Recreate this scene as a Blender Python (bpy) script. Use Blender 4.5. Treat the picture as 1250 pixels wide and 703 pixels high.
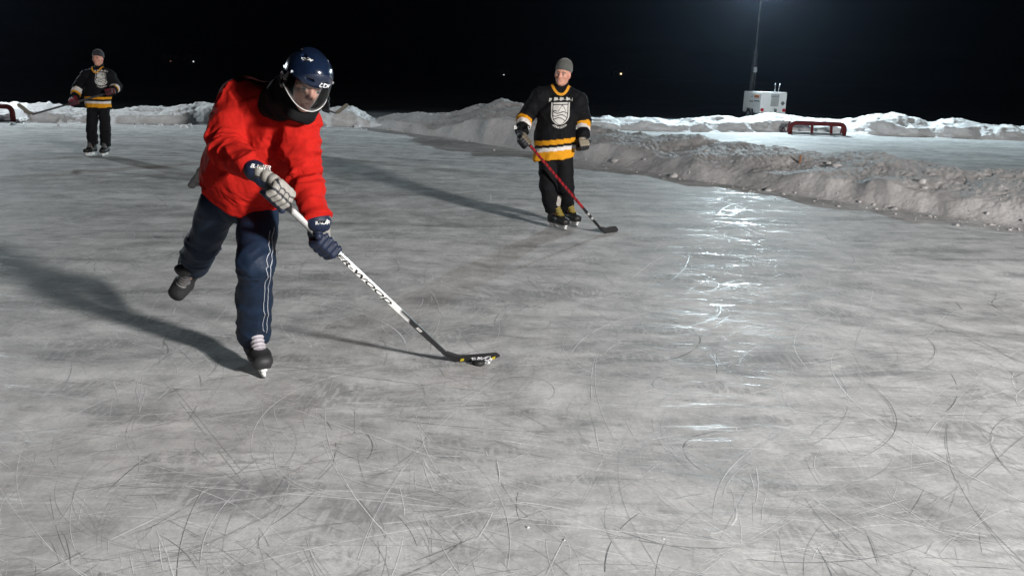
import bpy, bmesh, math, random
import numpy as np
from mathutils import Vector, Matrix
from mathutils.bvhtree import BVHTree
import openvdb as vdb

for o in list(bpy.data.objects): bpy.data.objects.remove(o)
SC = bpy.context.scene
COL = SC.collection
rng = np.random.default_rng(7)
random.seed(7)
V = lambda *a: np.array(a, dtype=float)

# ------------------------------------------------------------------ camera
F_PX, CAM_H, PITCH, ROLL = 1000.0, 1.68, 14.7, 1.6
_p, _r = math.radians(PITCH), math.radians(ROLL)
_fw = V(0, math.cos(_p), -math.sin(_p))
_up0, _rt0 = V(0, math.sin(_p), math.cos(_p)), V(1, 0, 0)
_rt = _rt0*math.cos(_r) + _up0*math.sin(_r)
_up = _up0*math.cos(_r) - _rt0*math.sin(_r)
CAM = V(0, 0, CAM_H)
cd = bpy.data.cameras.new('camera')
cd.sensor_width = 36.0
cd.lens = 36.0*F_PX/1250.0
cd.clip_start, cd.clip_end = 0.05, 4000
cam = bpy.data.objects.new('camera', cd); COL.objects.link(cam)
M = Matrix(((_rt[0], _up[0], -_fw[0], 0), (_rt[1], _up[1], -_fw[1], 0), (_rt[2], _up[2], -_fw[2], CAM_H), (0, 0, 0, 1)))
cam.matrix_world = M
SC.camera = cam

def ray(x, y): return _fw*F_PX + _rt*(x-625) + _up*(351.5-y)
def G(x, y, z=0.0):
    d = ray(x, y); return CAM + d*((z-CAM_H)/d[2])
def P(x, y, Y):
    d = ray(x, y); return CAM + d*(Y/d[1])
def PR(p):
    v = np.asarray(p, float)-CAM; w = v @ _fw
    return 625+F_PX*(v @ _rt)/w, 351.5-F_PX*(v @ _up)/w

# ------------------------------------------------------------------ world: a moonless night sky
w = bpy.data.worlds.new('World'); SC.world = w; w.use_nodes = True
bg = w.node_tree.nodes['Background']
sky = w.node_tree.nodes.new('ShaderNodeTexSky'); sky.sky_type = 'NISHITA'; sky.sun_disc = False
sky.sun_elevation = math.radians(-6); sky.sun_rotation = math.radians(200)
w.node_tree.links.new(sky.outputs[0], bg.inputs[0])
bg.inputs[1].default_value = 0.03
SC.view_settings.view_transform = 'Standard'; SC.view_settings.look = 'None'
SC.view_settings.exposure = 0.0; SC.view_settings.gamma = 1.0
SC.render.engine = 'CYCLES'
SC.cycles.use_denoising = True
SC.cycles.max_bounces = 6; SC.cycles.transparent_max_bounces = 12
SC.cycles.caustics_reflective = False; SC.cycles.caustics_refractive = False
SC.cycles.sample_clamp_indirect = 4.0

# the floodlights of the three light towers (lamps are made in light_tower below)
#        trailer place      yaw  lamp height  aim            power    colour
TOWER_A = (V(11.0, -6.6, 0), 40,  4.4, V(-1.0, 7.0, 0),   16500, (1.0, 0.965, 0.94), .55)
TOWER_B = (P(935, 140, 34.0)*V(1, 1, 0), 8, 5.7, V(4.5, 15.0, 0), 13500, (0.76, 0.93, 1.0), .2)
TOWER_C = (V(-19.8, 25.4, 0), 20, 6.0, V(-6.0, 15.0, 0),    6000, (0.86, 0.95, 1.0), .2)

# ------------------------------------------------------------------ small helpers
def unit(v):
    v = np.asarray(v, float); return v/max(np.linalg.norm(v), 1e-9)

def tag(o, label=None, cat=None, group=None, kind=None):
    if label: o['label'] = label
    if cat: o['category'] = cat
    if group: o['group'] = group
    if kind: o['kind'] = kind
    return o

def empty(name, loc=(0, 0, 0), rz=0.0):
    o = bpy.data.objects.new(name, None); COL.objects.link(o)
    o.empty_display_size = 0.1
    o.location = Vector([float(c) for c in loc]); o.rotation_euler = (0, 0, rz)
    return o

def mesh_obj(name, verts, faces, mat, parent=None, smooth=True, colors=None, mats=None, midx=None, world=True):
    """ONE mesh object; verts are world coordinates unless world is False (then local to the parent)"""
    verts = np.asarray(verts, float)
    if parent is not None and world:
        mi = np.array(parent_matrix(parent).inverted())
        verts = verts @ mi[:3, :3].T + mi[:3, 3]
    me = bpy.data.meshes.new(name)
    me.from_pydata(verts.tolist(), [], [list(map(int, f)) for f in faces] if not isinstance(faces, np.ndarray) else faces.tolist())
    for m in (mats or [mat]): me.materials.append(m)
    if midx is not None: me.polygons.foreach_set('material_index', np.asarray(midx, dtype=np.int32))
    me.polygons.foreach_set('use_smooth', np.full(len(me.polygons), smooth))
    if colors is not None:
        c = np.ones((len(verts), 4)); c[:, :3] = colors
        at = me.color_attributes.new('Col', 'FLOAT_COLOR', 'POINT')
        at.data.foreach_set('color', c.ravel())
    me.update()
    o = bpy.data.objects.new(name, me); COL.objects.link(o)
    if parent is not None: o.parent = parent
    return o

def parent_matrix(o):
    m = Matrix.LocRotScale(o.location, o.rotation_euler, o.scale)
    return parent_matrix(o.parent) @ m if o.parent else m

def bm_obj(name, bm, mat, parent=None, smooth=False, mats=None):
    me = bpy.data.meshes.new(name); bm.normal_update(); bm.to_mesh(me); bm.free()
    for m in (mats or [mat]): me.materials.append(m)
    me.polygons.foreach_set('use_smooth', np.full(len(me.polygons), smooth)); me.update()
    o = bpy.data.objects.new(name, me); COL.objects.link(o)
    if parent is not None: o.parent = parent
    return o

def add_box(bm, c, s, bev=0.0, rot=None, mi=0):
    r = bmesh.ops.create_cube(bm, size=1.0)
    vs = r['verts']
    for v in vs: v.co = Vector((v.co.x*s[0], v.co.y*s[1], v.co.z*s[2]))
    if bev > 0:
        es = list({e for v in vs for e in v.link_edges})
        rb = bmesh.ops.bevel(bm, geom=es, offset=bev, segments=2, affect='EDGES', profile=0.7)
        vs = list({v for f in rb['faces'] for v in f.verts} | {v for v in vs if v.is_valid})
    for v in vs:
        q = rot @ v.co if rot else v.co
        v.co = q + Vector(c)
    for f in {f for v in vs for f in v.link_faces}: f.material_index = mi
    return vs

def tube_mesh(path, radii, n=10, squash=None, cap=True):
    """tube along a path; returns verts, faces"""
    path = np.asarray(path, float); L = len(path)
    if np.isscalar(radii): radii = np.full(L, radii)
    vs, fs = [], []
    t0 = unit(path[1]-path[0]); ref = V(0, 0, 1) if abs(t0[2]) < .9 else V(1, 0, 0)
    u = unit(np.cross(ref, t0))
    for i in range(L):
        t = unit(path[min(i+1, L-1)]-path[max(i-1, 0)])
        u = unit(u - t*(u @ t)); v = np.cross(t, u)
        for k in range(n):
            a = 2*math.pi*k/n
            vs.append(path[i]+radii[i]*(math.cos(a)*u+math.sin(a)*v))
    for i in range(L-1):
        for k in range(n):
            fs.append((i*n+k, i*n+(k+1) % n, (i+1)*n+(k+1) % n, (i+1)*n+k))
    if cap:
        fs.append(tuple(range(n-1, -1, -1))); fs.append(tuple((L-1)*n+k for k in range(n)))
    return np.array(vs), fs

def join_vf(parts):
    V_, F_ = [], []; n = 0
    for v, f in parts:
        V_.append(np.asarray(v)); F_ += [tuple(int(i)+n for i in q) for q in f]; n += len(v)
    return np.concatenate(V_), F_

# ------------------------------------------------------------------ numpy noise
def _hash(ix, iy, iz, s):
    h = (ix.astype(np.int64)*374761393 + iy.astype(np.int64)*668265263 + iz.astype(np.int64)*2147483647 + s*1274126177) & 0xffffffff
    h = ((h ^ (h >> 13))*1274126177) & 0xffffffff
    return ((h ^ (h >> 16)) & 0xffffff)/float(0xffffff)
def vnoise(p, s=0):
    i = np.floor(p).astype(np.int64); f = p-i; f = f*f*f*(f*(f*6-15)+10)
    r = 0
    for dx in (0, 1):
        for dy in (0, 1):
            for dz in (0, 1):
                wgt = (f[:, 0] if dx else 1-f[:, 0])*(f[:, 1] if dy else 1-f[:, 1])*(f[:, 2] if dz else 1-f[:, 2])
                r = r + wgt*_hash(i[:, 0]+dx, i[:, 1]+dy, i[:, 2]+dz, s)
    return r*2-1
def fbm(p, oct=4, s=0, gain=.5):
    a, r, q = 1.0, 0, np.array(p, float)
    for k in range(oct):
        r = r + a*vnoise(q+k*17.3, s+k); q = q*2.03; a *= gain
    return r
def ridge(p, s=0): return 1-2*np.abs(vnoise(p, s))
def sstep(a, b, x):
    t = np.clip((x-a)/(b-a), 0, 1); return t*t*(3-2*t)

# ------------------------------------------------------------------ materials
def nodes_of(name):
    m = bpy.data.materials.new(name); m.use_nodes = True
    return m, m.node_tree.nodes, m.node_tree.links, m.node_tree.nodes['Principled BSDF']
def nmath(N, L, op, a, b=None, c=None, clamp=False):
    n = N.new('ShaderNodeMath'); n.operation = op; n.use_clamp = clamp
    for k, x in enumerate((a, b, c)):
        if x is None: continue
        if isinstance(x, (int, float)): n.inputs[k].default_value = x
        else: L.new(x, n.inputs[k])
    return n.outputs[0]
def nmix(N, L, fac, a, b, blend='MIX'):
    n = N.new('ShaderNodeMix'); n.data_type = 'RGBA'; n.blend_type = blend
    for k, x in ((0, fac), (6, a), (7, b)):
        if isinstance(x, (int, float)): n.inputs[k].default_value = x
        elif isinstance(x, tuple): n.inputs[k].default_value = (*x, 1)
        else: L.new(x, n.inputs[k])
    return n.outputs[2]
def nrange(N, L, x, a, b, c=0.0, d=1.0, smooth=True):
    n = N.new('ShaderNodeMapRange'); n.interpolation_type = 'SMOOTHSTEP' if smooth else 'LINEAR'
    L.new(x, n.inputs[0])
    for k, q in enumerate((a, b, c, d)): n.inputs[k+1].default_value = q
    return n.outputs[0]
def nnoise(N, L, vec, scale, detail=3, rough=.55, dist=0.0):
    n = N.new('ShaderNodeTexNoise'); n.inputs['Scale'].default_value = scale
    n.inputs['Detail'].default_value = detail; n.inputs['Roughness'].default_value = rough
    n.inputs['Distortion'].default_value = dist
    if vec is not None: L.new(vec, n.inputs['Vector'])
    return n.outputs['Fac']
def nmap(N, L, vec, scale=(1, 1, 1), rot=(0, 0, 0), loc=(0, 0, 0)):
    n = N.new('ShaderNodeMapping'); L.new(vec, n.inputs[0])
    n.inputs['Scale'].default_value = scale; n.inputs['Rotation'].default_value = rot; n.inputs['Location'].default_value = loc
    return n.outputs[0]
def nbump(N, L, h, strength, dist, normal=None):
    n = N.new('ShaderNodeBump'); n.inputs['Strength'].default_value = strength; n.inputs['Distance'].default_value = dist
    L.new(h, n.inputs['Height'])
    if normal is not None: L.new(normal, n.inputs['Normal'])
    return n.outputs[0]

def mat(name, col=None, rough=.5, metal=0.0, noise=.12, nscale=30, bump=0.0, bscale=200, spec=.5, sheen=0.0, coat=0.0, crease=0.0):
    """a procedural material; col None takes the dyed-in colours of attribute Col"""
    m, N, L, B = nodes_of(name)
    tc = N.new('ShaderNodeTexCoord').outputs['Object']
    if col is None:
        a = N.new('ShaderNodeAttribute'); a.attribute_name = 'Col'; c = a.outputs['Color']
    else:
        r = N.new('ShaderNodeRGB'); r.outputs[0].default_value = (*col, 1); c = r.outputs[0]
    f = nnoise(N, L, tc, nscale, 4)
    k = nrange(N, L, f, .25, .75, 1-noise, 1+noise, False)
    mul = N.new('ShaderNodeVectorMath'); mul.operation = 'SCALE'; L.new(c, mul.inputs[0]); L.new(k, mul.inputs['Scale'])
    L.new(mul.outputs[0], B.inputs['Base Color'])
    L.new(nrange(N, L, f, .2, .8, max(rough-.07, .02), min(rough+.07, 1), False), B.inputs['Roughness'])
    B.inputs['Metallic'].default_value = metal
    B.inputs['Specular IOR Level'].default_value = spec
    if sheen: B.inputs['Sheen Weight'].default_value = sheen; B.inputs['Sheen Roughness'].default_value = .5
    if coat: B.inputs['Coat Weight'].default_value = coat; B.inputs['Coat Roughness'].default_value = .08
    nrm = None
    if crease:                                           # thin pressed creases in cloth
        a = nmath(N, L, 'ABSOLUTE', nmath(N, L, 'SUBTRACT', nnoise(N, L, nmap(N, L, tc, (1, 1, .45)), 7, 2, .5, 1.2), .5))
        b = nmath(N, L, 'ABSOLUTE', nmath(N, L, 'SUBTRACT', nnoise(N, L, nmap(N, L, tc, (.5, 1, 1), (.5, .7, 0)), 13, 2, .5, .8), .5))
        nrm = nbump(N, L, nmath(N, L, 'ADD', nrange(N, L, a, 0, .07, 1, 0), nmath(N, L, 'MULTIPLY', nrange(N, L, b, 0, .08, 1, 0), .5)), crease, .012)
        L.new(nrm, B.inputs['Normal'])
    if bump: L.new(nbump(N, L, nnoise(N, L, tc, bscale, 2), bump, .004, nrm), B.inputs['Normal'])
    return m

def mat_emit(name, col, strength):
    m, N, L, B = nodes_of(name)
    B.inputs['Base Color'].default_value = (*col, 1)
    B.inputs['Emission Color'].default_value = (*col, 1); B.inputs['Emission Strength'].default_value = strength
    return m

def mat_ice(name, tint=(1, 1, 1), scratch=True):
    m, N, L, B = nodes_of(name)
    pos = N.new('ShaderNodeNewGeometry').outputs['Position']
    sep = N.new('ShaderNodeSeparateXYZ'); L.new(pos, sep.inputs[0])
    flat = N.new('ShaderNodeCombineXYZ'); L.new(sep.outputs[0], flat.inputs[0]); L.new(sep.outputs[1], flat.inputs[1])
    uv = flat.outputs[0]
    # gentle warp so that no streak is quite straight
    wn = N.new('ShaderNodeTexNoise'); wn.inputs['Scale'].default_value = .35; wn.inputs['Detail'].default_value = 2
    L.new(uv, wn.inputs['Vector'])
    wv = N.new('ShaderNodeVectorMath'); wv.operation = 'MULTIPLY_ADD'
    L.new(wn.outputs['Color'], wv.inputs[0]); wv.inputs[1].default_value = (.9, .9, 0); L.new(uv, wv.inputs[2])
    wuv = wv.outputs[0]
    big = nnoise(N, L, nmap(N, L, wuv, (.32, .85, 1), (0, 0, math.radians(18))), 1.0, 5, .6)
    mid = nnoise(N, L, nmap(N, L, wuv, (.9, 2.5, 1), (0, 0, math.radians(20)), (3, 1, 0)), 1.0, 6, .68)
    fin = nnoise(N, L, nmap(N, L, wuv, (5, 40, 1), (0, 0, math.radians(10))), 1.0, 4, .65)
    fin2 = nnoise(N, L, nmap(N, L, wuv, (32, 7, 1), (0, 0, math.radians(28))), 1.0, 4, .65)
    grain = nnoise(N, L, uv, 60, 6, .9)
    mott = nnoise(N, L, wuv, 3.1, 6, .7)
    # how much frost lies on the dark lake ice
    s1 = nmath(N, L, 'MULTIPLY_ADD', nrange(N, L, big, .3, .7, -1, 1, False), .17, .60)
    s2 = nmath(N, L, 'MULTIPLY_ADD', nrange(N, L, mid, .3, .7, -1, 1, False), .11, s1)
    s3 = nmath(N, L, 'MULTIPLY_ADD', nrange(N, L, fin, .3, .7, -1, 1, False), .04, s2)
    s3 = nmath(N, L, 'MULTIPLY_ADD', nrange(N, L, fin2, .3, .7, -1, 1, False), .06, s3)
    s3 = nmath(N, L, 'MULTIPLY_ADD', nrange(N, L, mott, .3, .7, -1, 1, False), .24, s3)
    s4 = nmath(N, L, 'MULTIPLY_ADD', nrange(N, L, grain, .3, .7, -1, 1, False), .17, s3)
    # dark bare bands where a shovel has gone along
    band = nnoise(N, L, nmap(N, L, wuv, (.22, 3.4, 1), (0, 0, math.radians(22)), (9, 4, 0)), 1.0, 3, .5)
    bandm = nrange(N, L, band, .60, .72)
    s5 = nmath(N, L, 'MULTIPLY_ADD', bandm, -.24, s4)
    frost = nmath(N, L, 'MAXIMUM', nmath(N, L, 'MINIMUM', s5, 1.0), 0.0)
    col = nmix(N, L, frost, (.115*tint[0], .120*tint[1], .124*tint[2]), (.80*tint[0], .795*tint[1], .785*tint[2]))
    # dark scuffed smudges
    smg = nnoise(N, L, nmap(N, L, wuv, (1.1, 2.6, 1), (0, 0, math.radians(24)), (4, 8, 0)), 1.0, 7, .74)
    smf = nmath(N, L, 'MULTIPLY', nrange(N, L, smg, .50, .60), nrange(N, L, fin2, .36, .56))
    col = nmix(N, L, nmath(N, L, 'MULTIPLY', smf, .50), col, (.15, .155, .16))
    # drifted snow dust
    smear = nnoise(N, L, nmap(N, L, wuv, (1.6, 13, 1), (0, 0, math.radians(6)), (2, 7, 0)), 1.0, 5, .7)
    smm = nmath(N, L, 'MULTIPLY', nrange(N, L, smear, .60, .76), nrange(N, L, grain, .35, .62))
    col = nmix(N, L, nmath(N, L, 'MULTIPLY', smm, .55), col, (.74, .74, .735))
    height = nmath(N, L, 'MULTIPLY_ADD', grain, .35, nmath(N, L, 'MULTIPLY', fin, .5))
    height = nmath(N, L, 'MULTIPLY_ADD', fin2, .3, height)
    if scratch:
        #          scale  width  rmin rmax  reach keep dark? seed
        layers = [(.42, .0075, .15, 1.6, .50, .30, 1, 1.7), (1.2, .005, .2, 4., .5, .4, 1, 9.4), (1.0, .006, .15, 3.5, .5, .4, 0, 21.8)]
        for sc_, wd, r0, r1, reach, keep, dark, seed in layers:
            q = nmap(N, L, wuv, (sc_, sc_, 1), (0, 0, seed), (seed*3.1, seed*1.7, 0))
            vo = N.new('ShaderNodeTexVoronoi'); vo.voronoi_dimensions = '2D'; vo.inputs['Scale'].default_value = 1.0
            L.new(q, vo.inputs['Vector'])
            sc3 = N.new('ShaderNodeSeparateColor'); L.new(vo.outputs['Color'], sc3.inputs[0])
            lv = N.new('ShaderNodeVectorMath'); lv.operation = 'SUBTRACT'; L.new(q, lv.inputs[0]); L.new(vo.outputs['Position'], lv.inputs[1])
            fl = N.new('ShaderNodeVectorMath'); fl.operation = 'MULTIPLY'; L.new(lv.outputs[0], fl.inputs[0]); fl.inputs[1].default_value = (1, 1, 0)
            th = nmath(N, L, 'MULTIPLY', sc3.outputs[0], 6.2832)
            R = nmath(N, L, 'MULTIPLY_ADD', nmath(N, L, 'MULTIPLY', sc3.outputs[1], sc3.outputs[1]), r1-r0, r0)
            off = N.new('ShaderNodeCombineXYZ')
            L.new(nmath(N, L, 'MULTIPLY', nmath(N, L, 'COSINE', th), R), off.inputs[0])
            L.new(nmath(N, L, 'MULTIPLY', nmath(N, L, 'SINE', th), R), off.inputs[1])
            df = N.new('ShaderNodeVectorMath'); df.operation = 'DISTANCE'; L.new(fl.outputs[0], df.inputs[0]); L.new(off.outputs[0], df.inputs[1])
            d = nmath(N, L, 'ABSOLUTE', nmath(N, L, 'SUBTRACT', df.outputs['Value'], R))
            line = nrange(N, L, d, wd*sc_*.35, wd*sc_, 1, 0)
            ln = N.new('ShaderNodeVectorMath'); ln.operation = 'LENGTH'; L.new(fl.outputs[0], ln.inputs[0])
            fade = nrange(N, L, ln.outputs['Value'], reach*.45, reach, 1, 0)
            kp = nmath(N, L, 'GREATER_THAN', sc3.outputs[2], 1-keep-.25)
            a = nmath(N, L, 'MULTIPLY', nmath(N, L, 'MULTIPLY', line, fade), kp)
            brk = nrange(N, L, nnoise(N, L, uv, 6+seed*.3, 2), .38, .58)
            a = nmath(N, L, 'MULTIPLY', a, brk)
            if dark: col = nmix(N, L, nmath(N, L, 'MULTIPLY', a, .62), col, (.10, .105, .11))
            else: col = nmix(N, L, nmath(N, L, 'MULTIPLY', a, .48), col, (.82, .82, .82))
            height = nmath(N, L, 'MULTIPLY_ADD', a, -.5 if dark else .4, height)
    spk = nmath(N, L, 'MULTIPLY', nrange(N, L, nnoise(N, L, uv, 75, 1, .5), .72, .76), nrange(N, L, mott, .5, .6))
    col = nmix(N, L, nmath(N, L, 'MULTIPLY', spk, .7), col, (.84, .84, .84))
    L.new(col, B.inputs['Base Color'])
    gl = nmath(N, L, 'MULTIPLY', nrange(N, L, nnoise(N, L, nmap(N, L, wuv, (1.1, 7, 1), (0, 0, math.radians(8)), (5, 2, 0)), 1.0, 5, .7), .555, .635), nrange(N, L, fin, .46, .58))
    rg = nmath(N, L, 'MULTIPLY_ADD', gl, -.62, nmath(N, L, 'MULTIPLY_ADD', frost, .2, .62))
    L.new(nmath(N, L, 'MULTIPLY_ADD', gl, .5, .10), B.inputs['Specular IOR Level'])
    L.new(rg, B.inputs['Roughness'])
    B.inputs['IOR'].default_value = 1.31
    L.new(nbump(N, L, height, .24, .008), B.inputs['Normal'])
    return m

def mat_snow(name, dirt=.25, c0=(.80, .81, .82), c1=(.46, .44, .43)):
    m, N, L, B = nodes_of(name)
    pos = N.new('ShaderNodeNewGeometry').outputs['Position']
    a = nnoise(N, L, pos, 1.4, 6, .65); b = nnoise(N, L, pos, 17, 5, .7); c = nnoise(N, L, pos, 70, 3, .7)
    f = nmath(N, L, 'MULTIPLY_ADD', b, .7, nmath(N, L, 'MULTIPLY', a, .8))
    k = nrange(N, L, f, .55+dirt*.1, 1.0, 0, dirt, False)
    L.new(nmix(N, L, k, c0, c1), B.inputs['Base Color'])
    B.inputs['Roughness'].default_value = .75; B.inputs['Specular IOR Level'].default_value = .25
    h = nmath(N, L, 'MULTIPLY_ADD', c, .35, b)
    L.new(nbump(N, L, h, .6, .03), B.inputs['Normal'])
    return m

MAT = dict(
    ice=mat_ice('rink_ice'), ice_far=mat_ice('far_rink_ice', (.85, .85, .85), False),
    lake=mat('lake_ice', (.06, .063, .068), .6, noise=.95, nscale=.25, spec=.2),
    snow=mat_snow('plowed_snow', .55), snow_clean=mat_snow('clean_snow', .2),
    snow_dirty=mat_snow('trampled_snow', .9, (.54, .525, .52), (.33, .318, .312)),
    red_cloth=mat('red_jersey_cloth', (.40, .014, .010), .85, noise=.10, nscale=60, bump=.25, bscale=700, spec=.06, crease=.10),
    cloth=mat('dyed_cloth', None, .78, noise=.12, nscale=60, bump=.25, bscale=600, spec=.12),
    navy_cloth=mat('navy_nylon', (.008, .018, .040), .6, noise=.12, nscale=40, bump=.2, bscale=500, spec=.25, crease=.08),
    black_cloth=mat('black_cloth', (.007, .007, .008), .8, noise=.2, nscale=40, bump=.3, bscale=400, spec=.12),
    skin=mat('skin', None, .5, noise=.10, nscale=70, bump=.12, bscale=500, spec=.4),
    helmet=mat('navy_plastic', None, .22, noise=.06, nscale=20, spec=.5, coat=.6),
    leather=mat('painted_leather', None, .55, noise=.15, nscale=70, bump=.25, bscale=300, spec=.4),
    white_print=mat('white_print', (.75, .75, .73), .6, noise=.05), black_print=mat('black_print', (.012, .012, .013), .5, noise=.05),
    grey_print=mat('grey_print', (.25, .27, .30), .6, noise=.05),
    white_plastic=mat('white_plastic', (.70, .70, .68), .4, noise=.08),
    steel=mat('steel', (.55, .56, .58), .3, 1.0, noise=.1),
    shaft=mat('stick_composite', None, .38, noise=.06, nscale=50, coat=.3), tape=mat('cloth_tape', (.014, .014, .015), .8, noise=.25, nscale=90, bump=.5, bscale=250),
    yellow=mat('yellow_print', (.62, .50, .02), .5, noise=.1), rubber=mat('black_rubber', (.012, .012, .012), .6, noise=.2),
    beanie_grey=mat('grey_knit', (.07, .072, .065), .9, noise=.3, nscale=90, bump=.8, bscale=170, sheen=.3),
    beanie_black=mat('black_knit', (.012, .013, .018), .9, noise=.3, nscale=90, bump=.8, bscale=170, sheen=.2),
    goal_red=mat('red_goal_paint', (.11, .012, .012), .7, noise=.3, nscale=14, spec=.2), goal_metal=mat('dark_iron', (.05, .05, .05), .5, .6, noise=.3),
    trailer=mat('white_trailer_paint', (.80, .81, .80), .4, noise=.06, nscale=6, coat=.2), trailer_dark=mat('dark_panel', (.10, .11, .11), .5, noise=.2),
    red_reflector=mat('red_reflector', (.40, .012, .02), .5, noise=.05, spec=.2), orange=mat('orange_plate', (.5, .16, .05), .5, noise=.1),
    galv=mat('galvanised_steel', (.30, .31, .32), .45, .7, noise=.25, nscale=12), mast=mat('weathered_mast', (.03, .031, .034), .8, .0, noise=.9, nscale=3),
    tyre=mat('tyre_rubber', (.015, .015, .016), .85, noise=.2, bump=.4, bscale=60),
    wood=mat('stake_wood', (.26, .12, .05), .8, noise=.3, nscale=30, bump=.3, bscale=90),
    wall=mat('cottage_siding', (.25, .23, .20), .8, noise=.2, nscale=3), roof=mat('snowy_roof', (.5, .5, .52), .9, noise=.2, nscale=2),
    window_lit=mat_emit('lit_window', (1.0, .72, .42), 2.2), window_dim=mat_emit('dim_window', (1.0, .5, .35), .12), window_white=mat_emit('white_yard_window', (.9, .95, 1.0), 1.2),
    lamp_glass=mat_emit('lamp_glass', (.75, .95, 1.0), 120.0),
)
def mat_visor():
    m, N, L, B = nodes_of('clear_visor')
    out = [n for n in N if n.type == 'OUTPUT_MATERIAL'][0]
    tr = N.new('ShaderNodeBsdfTransparent'); tr.inputs[0].default_value = (.93, .95, .96, 1)
    gl = N.new('ShaderNodeBsdfGlossy'); gl.inputs['Roughness'].default_value = .07
    df = N.new('ShaderNodeBsdfDiffuse'); df.inputs[0].default_value = (.6, .62, .64, 1)
    fr = N.new('ShaderNodeFresnel'); fr.inputs[0].default_value = 1.5
    tc = N.new('ShaderNodeTexCoord').outputs['Object']
    sm = nrange(N, L, nnoise(N, L, tc, 16, 4, .6), .50, .80, .0, .05)
    m1 = N.new('ShaderNodeMixShader'); L.new(sm, m1.inputs[0]); L.new(tr.outputs[0], m1.inputs[1]); L.new(df.outputs[0], m1.inputs[2])
    m2 = N.new('ShaderNodeMixShader'); L.new(fr.outputs[0], m2.inputs[0]); L.new(m1.outputs[0], m2.inputs[1]); L.new(gl.outputs[0], m2.inputs[2])
    L.new(m2.outputs[0], out.inputs[0])
    return m
MAT['visor'] = mat_visor()

# ================================================================== SETTING
def sheet(name, pts, z, m, kind='structure'):
    vs = [(p[0], p[1], z) for p in pts]
    return tag(mesh_obj(name, vs, [list(range(len(vs)))], m, smooth=False), kind=kind)
sheet('frozen_lake', [(-1500, -60), (1500, -60), (1500, 1600), (-1500, 1600)], -.008, MAT['lake'])
near_rink = [(-40, -14), (16, -14), (9.5, 8.5), (6.6, 11.5), (5.0, 13.5), (2.6, 16.5), (-1, 21.5), (-4.2, 26.2), (-40, 24.5)]
sheet('rink_ice', near_rink, 0.0, MAT['ice'])
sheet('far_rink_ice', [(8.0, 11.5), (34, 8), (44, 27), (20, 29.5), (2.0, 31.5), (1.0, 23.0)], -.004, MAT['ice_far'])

def fan_bank(name, ctl, m, step=.0016, rough=.09, lump=1.0, seed=3, face=.35, rows=84, fine=1.0):
    """a ridge of plowed snow. ctl rows: px, base_y, crest_y, metres from base to crest, metres from crest to back foot"""
    T = []
    for px, by, cy, dr, bk in ctl:
        g = G(px, by); az = math.atan2(g[0], g[1]); r0 = math.hypot(g[0], g[1])
        r1 = r0+dr; lo, hi = 0.02, 2.5
        for _ in range(30):
            mid = (lo+hi)/2
            if PR((math.sin(az)*r1, math.cos(az)*r1, mid))[1] > cy: lo = mid
            else: hi = mid
        T.append((az, r0, dr, lo, bk))
    T = np.array(T); az = np.arange(T[0, 0], T[-1, 0], step)
    r0, dr, hc, bk = [np.interp(az, T[:, 0], T[:, k]) for k in (1, 2, 3, 4)]
    # jitter the foot line a little
    jn = np.stack([az*22, az*0+seed, az*0], 1)
    r0 = r0+.05*fbm(jn*1.5, 3, seed)*np.minimum(1, r0/14)
    wv = np.concatenate([np.linspace(0, .22, int(rows*.30)), np.linspace(.23, 1.0, int(rows*.45)), np.linspace(1.03, 2.0, int(rows*.25))])
    n, k = len(az), len(wv)
    A = np.repeat(az, k); W = np.tile(wv, n)
    R0, DR, HC, BK = [np.repeat(q, k) for q in (r0, dr, hc, bk)]
    r = R0+np.where(W <= 1, W*DR, DR+(W-1)*BK)
    x, y = np.sin(A)*r, np.cos(A)*r
    q = np.stack([x, y, np.zeros_like(x)], 1)
    d_in = r-R0
    fw_ = face*(1+.5*fbm(q*1.3, 2, seed+5))              # metres over which the cut face climbs
    shelf = .62+.12*fbm(q*.8, 2, seed+9)
    prof = np.where(W <= 1, shelf*sstep(0, 1, d_in/np.maximum(fw_, .08)) + (1-shelf)*sstep(.1, 1, W), 1-sstep(0, 1, W-1))
    edge = sstep(0, .14, d_in)*sstep(0, .25, 2-W)
    nz = .55*fbm(q*.9, 3, seed+1)*rough*2.2 + lump*rough*(.9*np.maximum(fbm(q*2.6, 4, seed+2, .6), -.3)) + fine*rough*(.30+.75*sstep(.12, .35, W))*.6*np.abs(fbm(q*8.5, 4, seed+3, .65))
    z = prof*HC*(1+.10*fbm(q*1.7, 2, seed+8)) + edge*nz*np.minimum(1, HC/.35)
    z = np.maximum(z, -.02)
    z = np.where(W == 0, -.03, np.where(W >= 1.999, -.03, z))
    # lumps push sideways too, so that the face is not a plain height field
    off = edge*.035*fbm(np.stack([x*4, y*4, z*9], 1), 3, seed+6)*lump
    x = x+np.sin(A)*off; y = y+np.cos(A)*off
    idx = np.arange(n*k).reshape(n, k)
    f = np.stack([idx[:-1, :-1], idx[1:, :-1], idx[1:, 1:], idx[:-1, 1:]], -1).reshape(-1, 4)[:, ::-1]
    return tag(mesh_obj(name, np.stack([x, y, z], 1), f, m), kind='structure')

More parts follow.
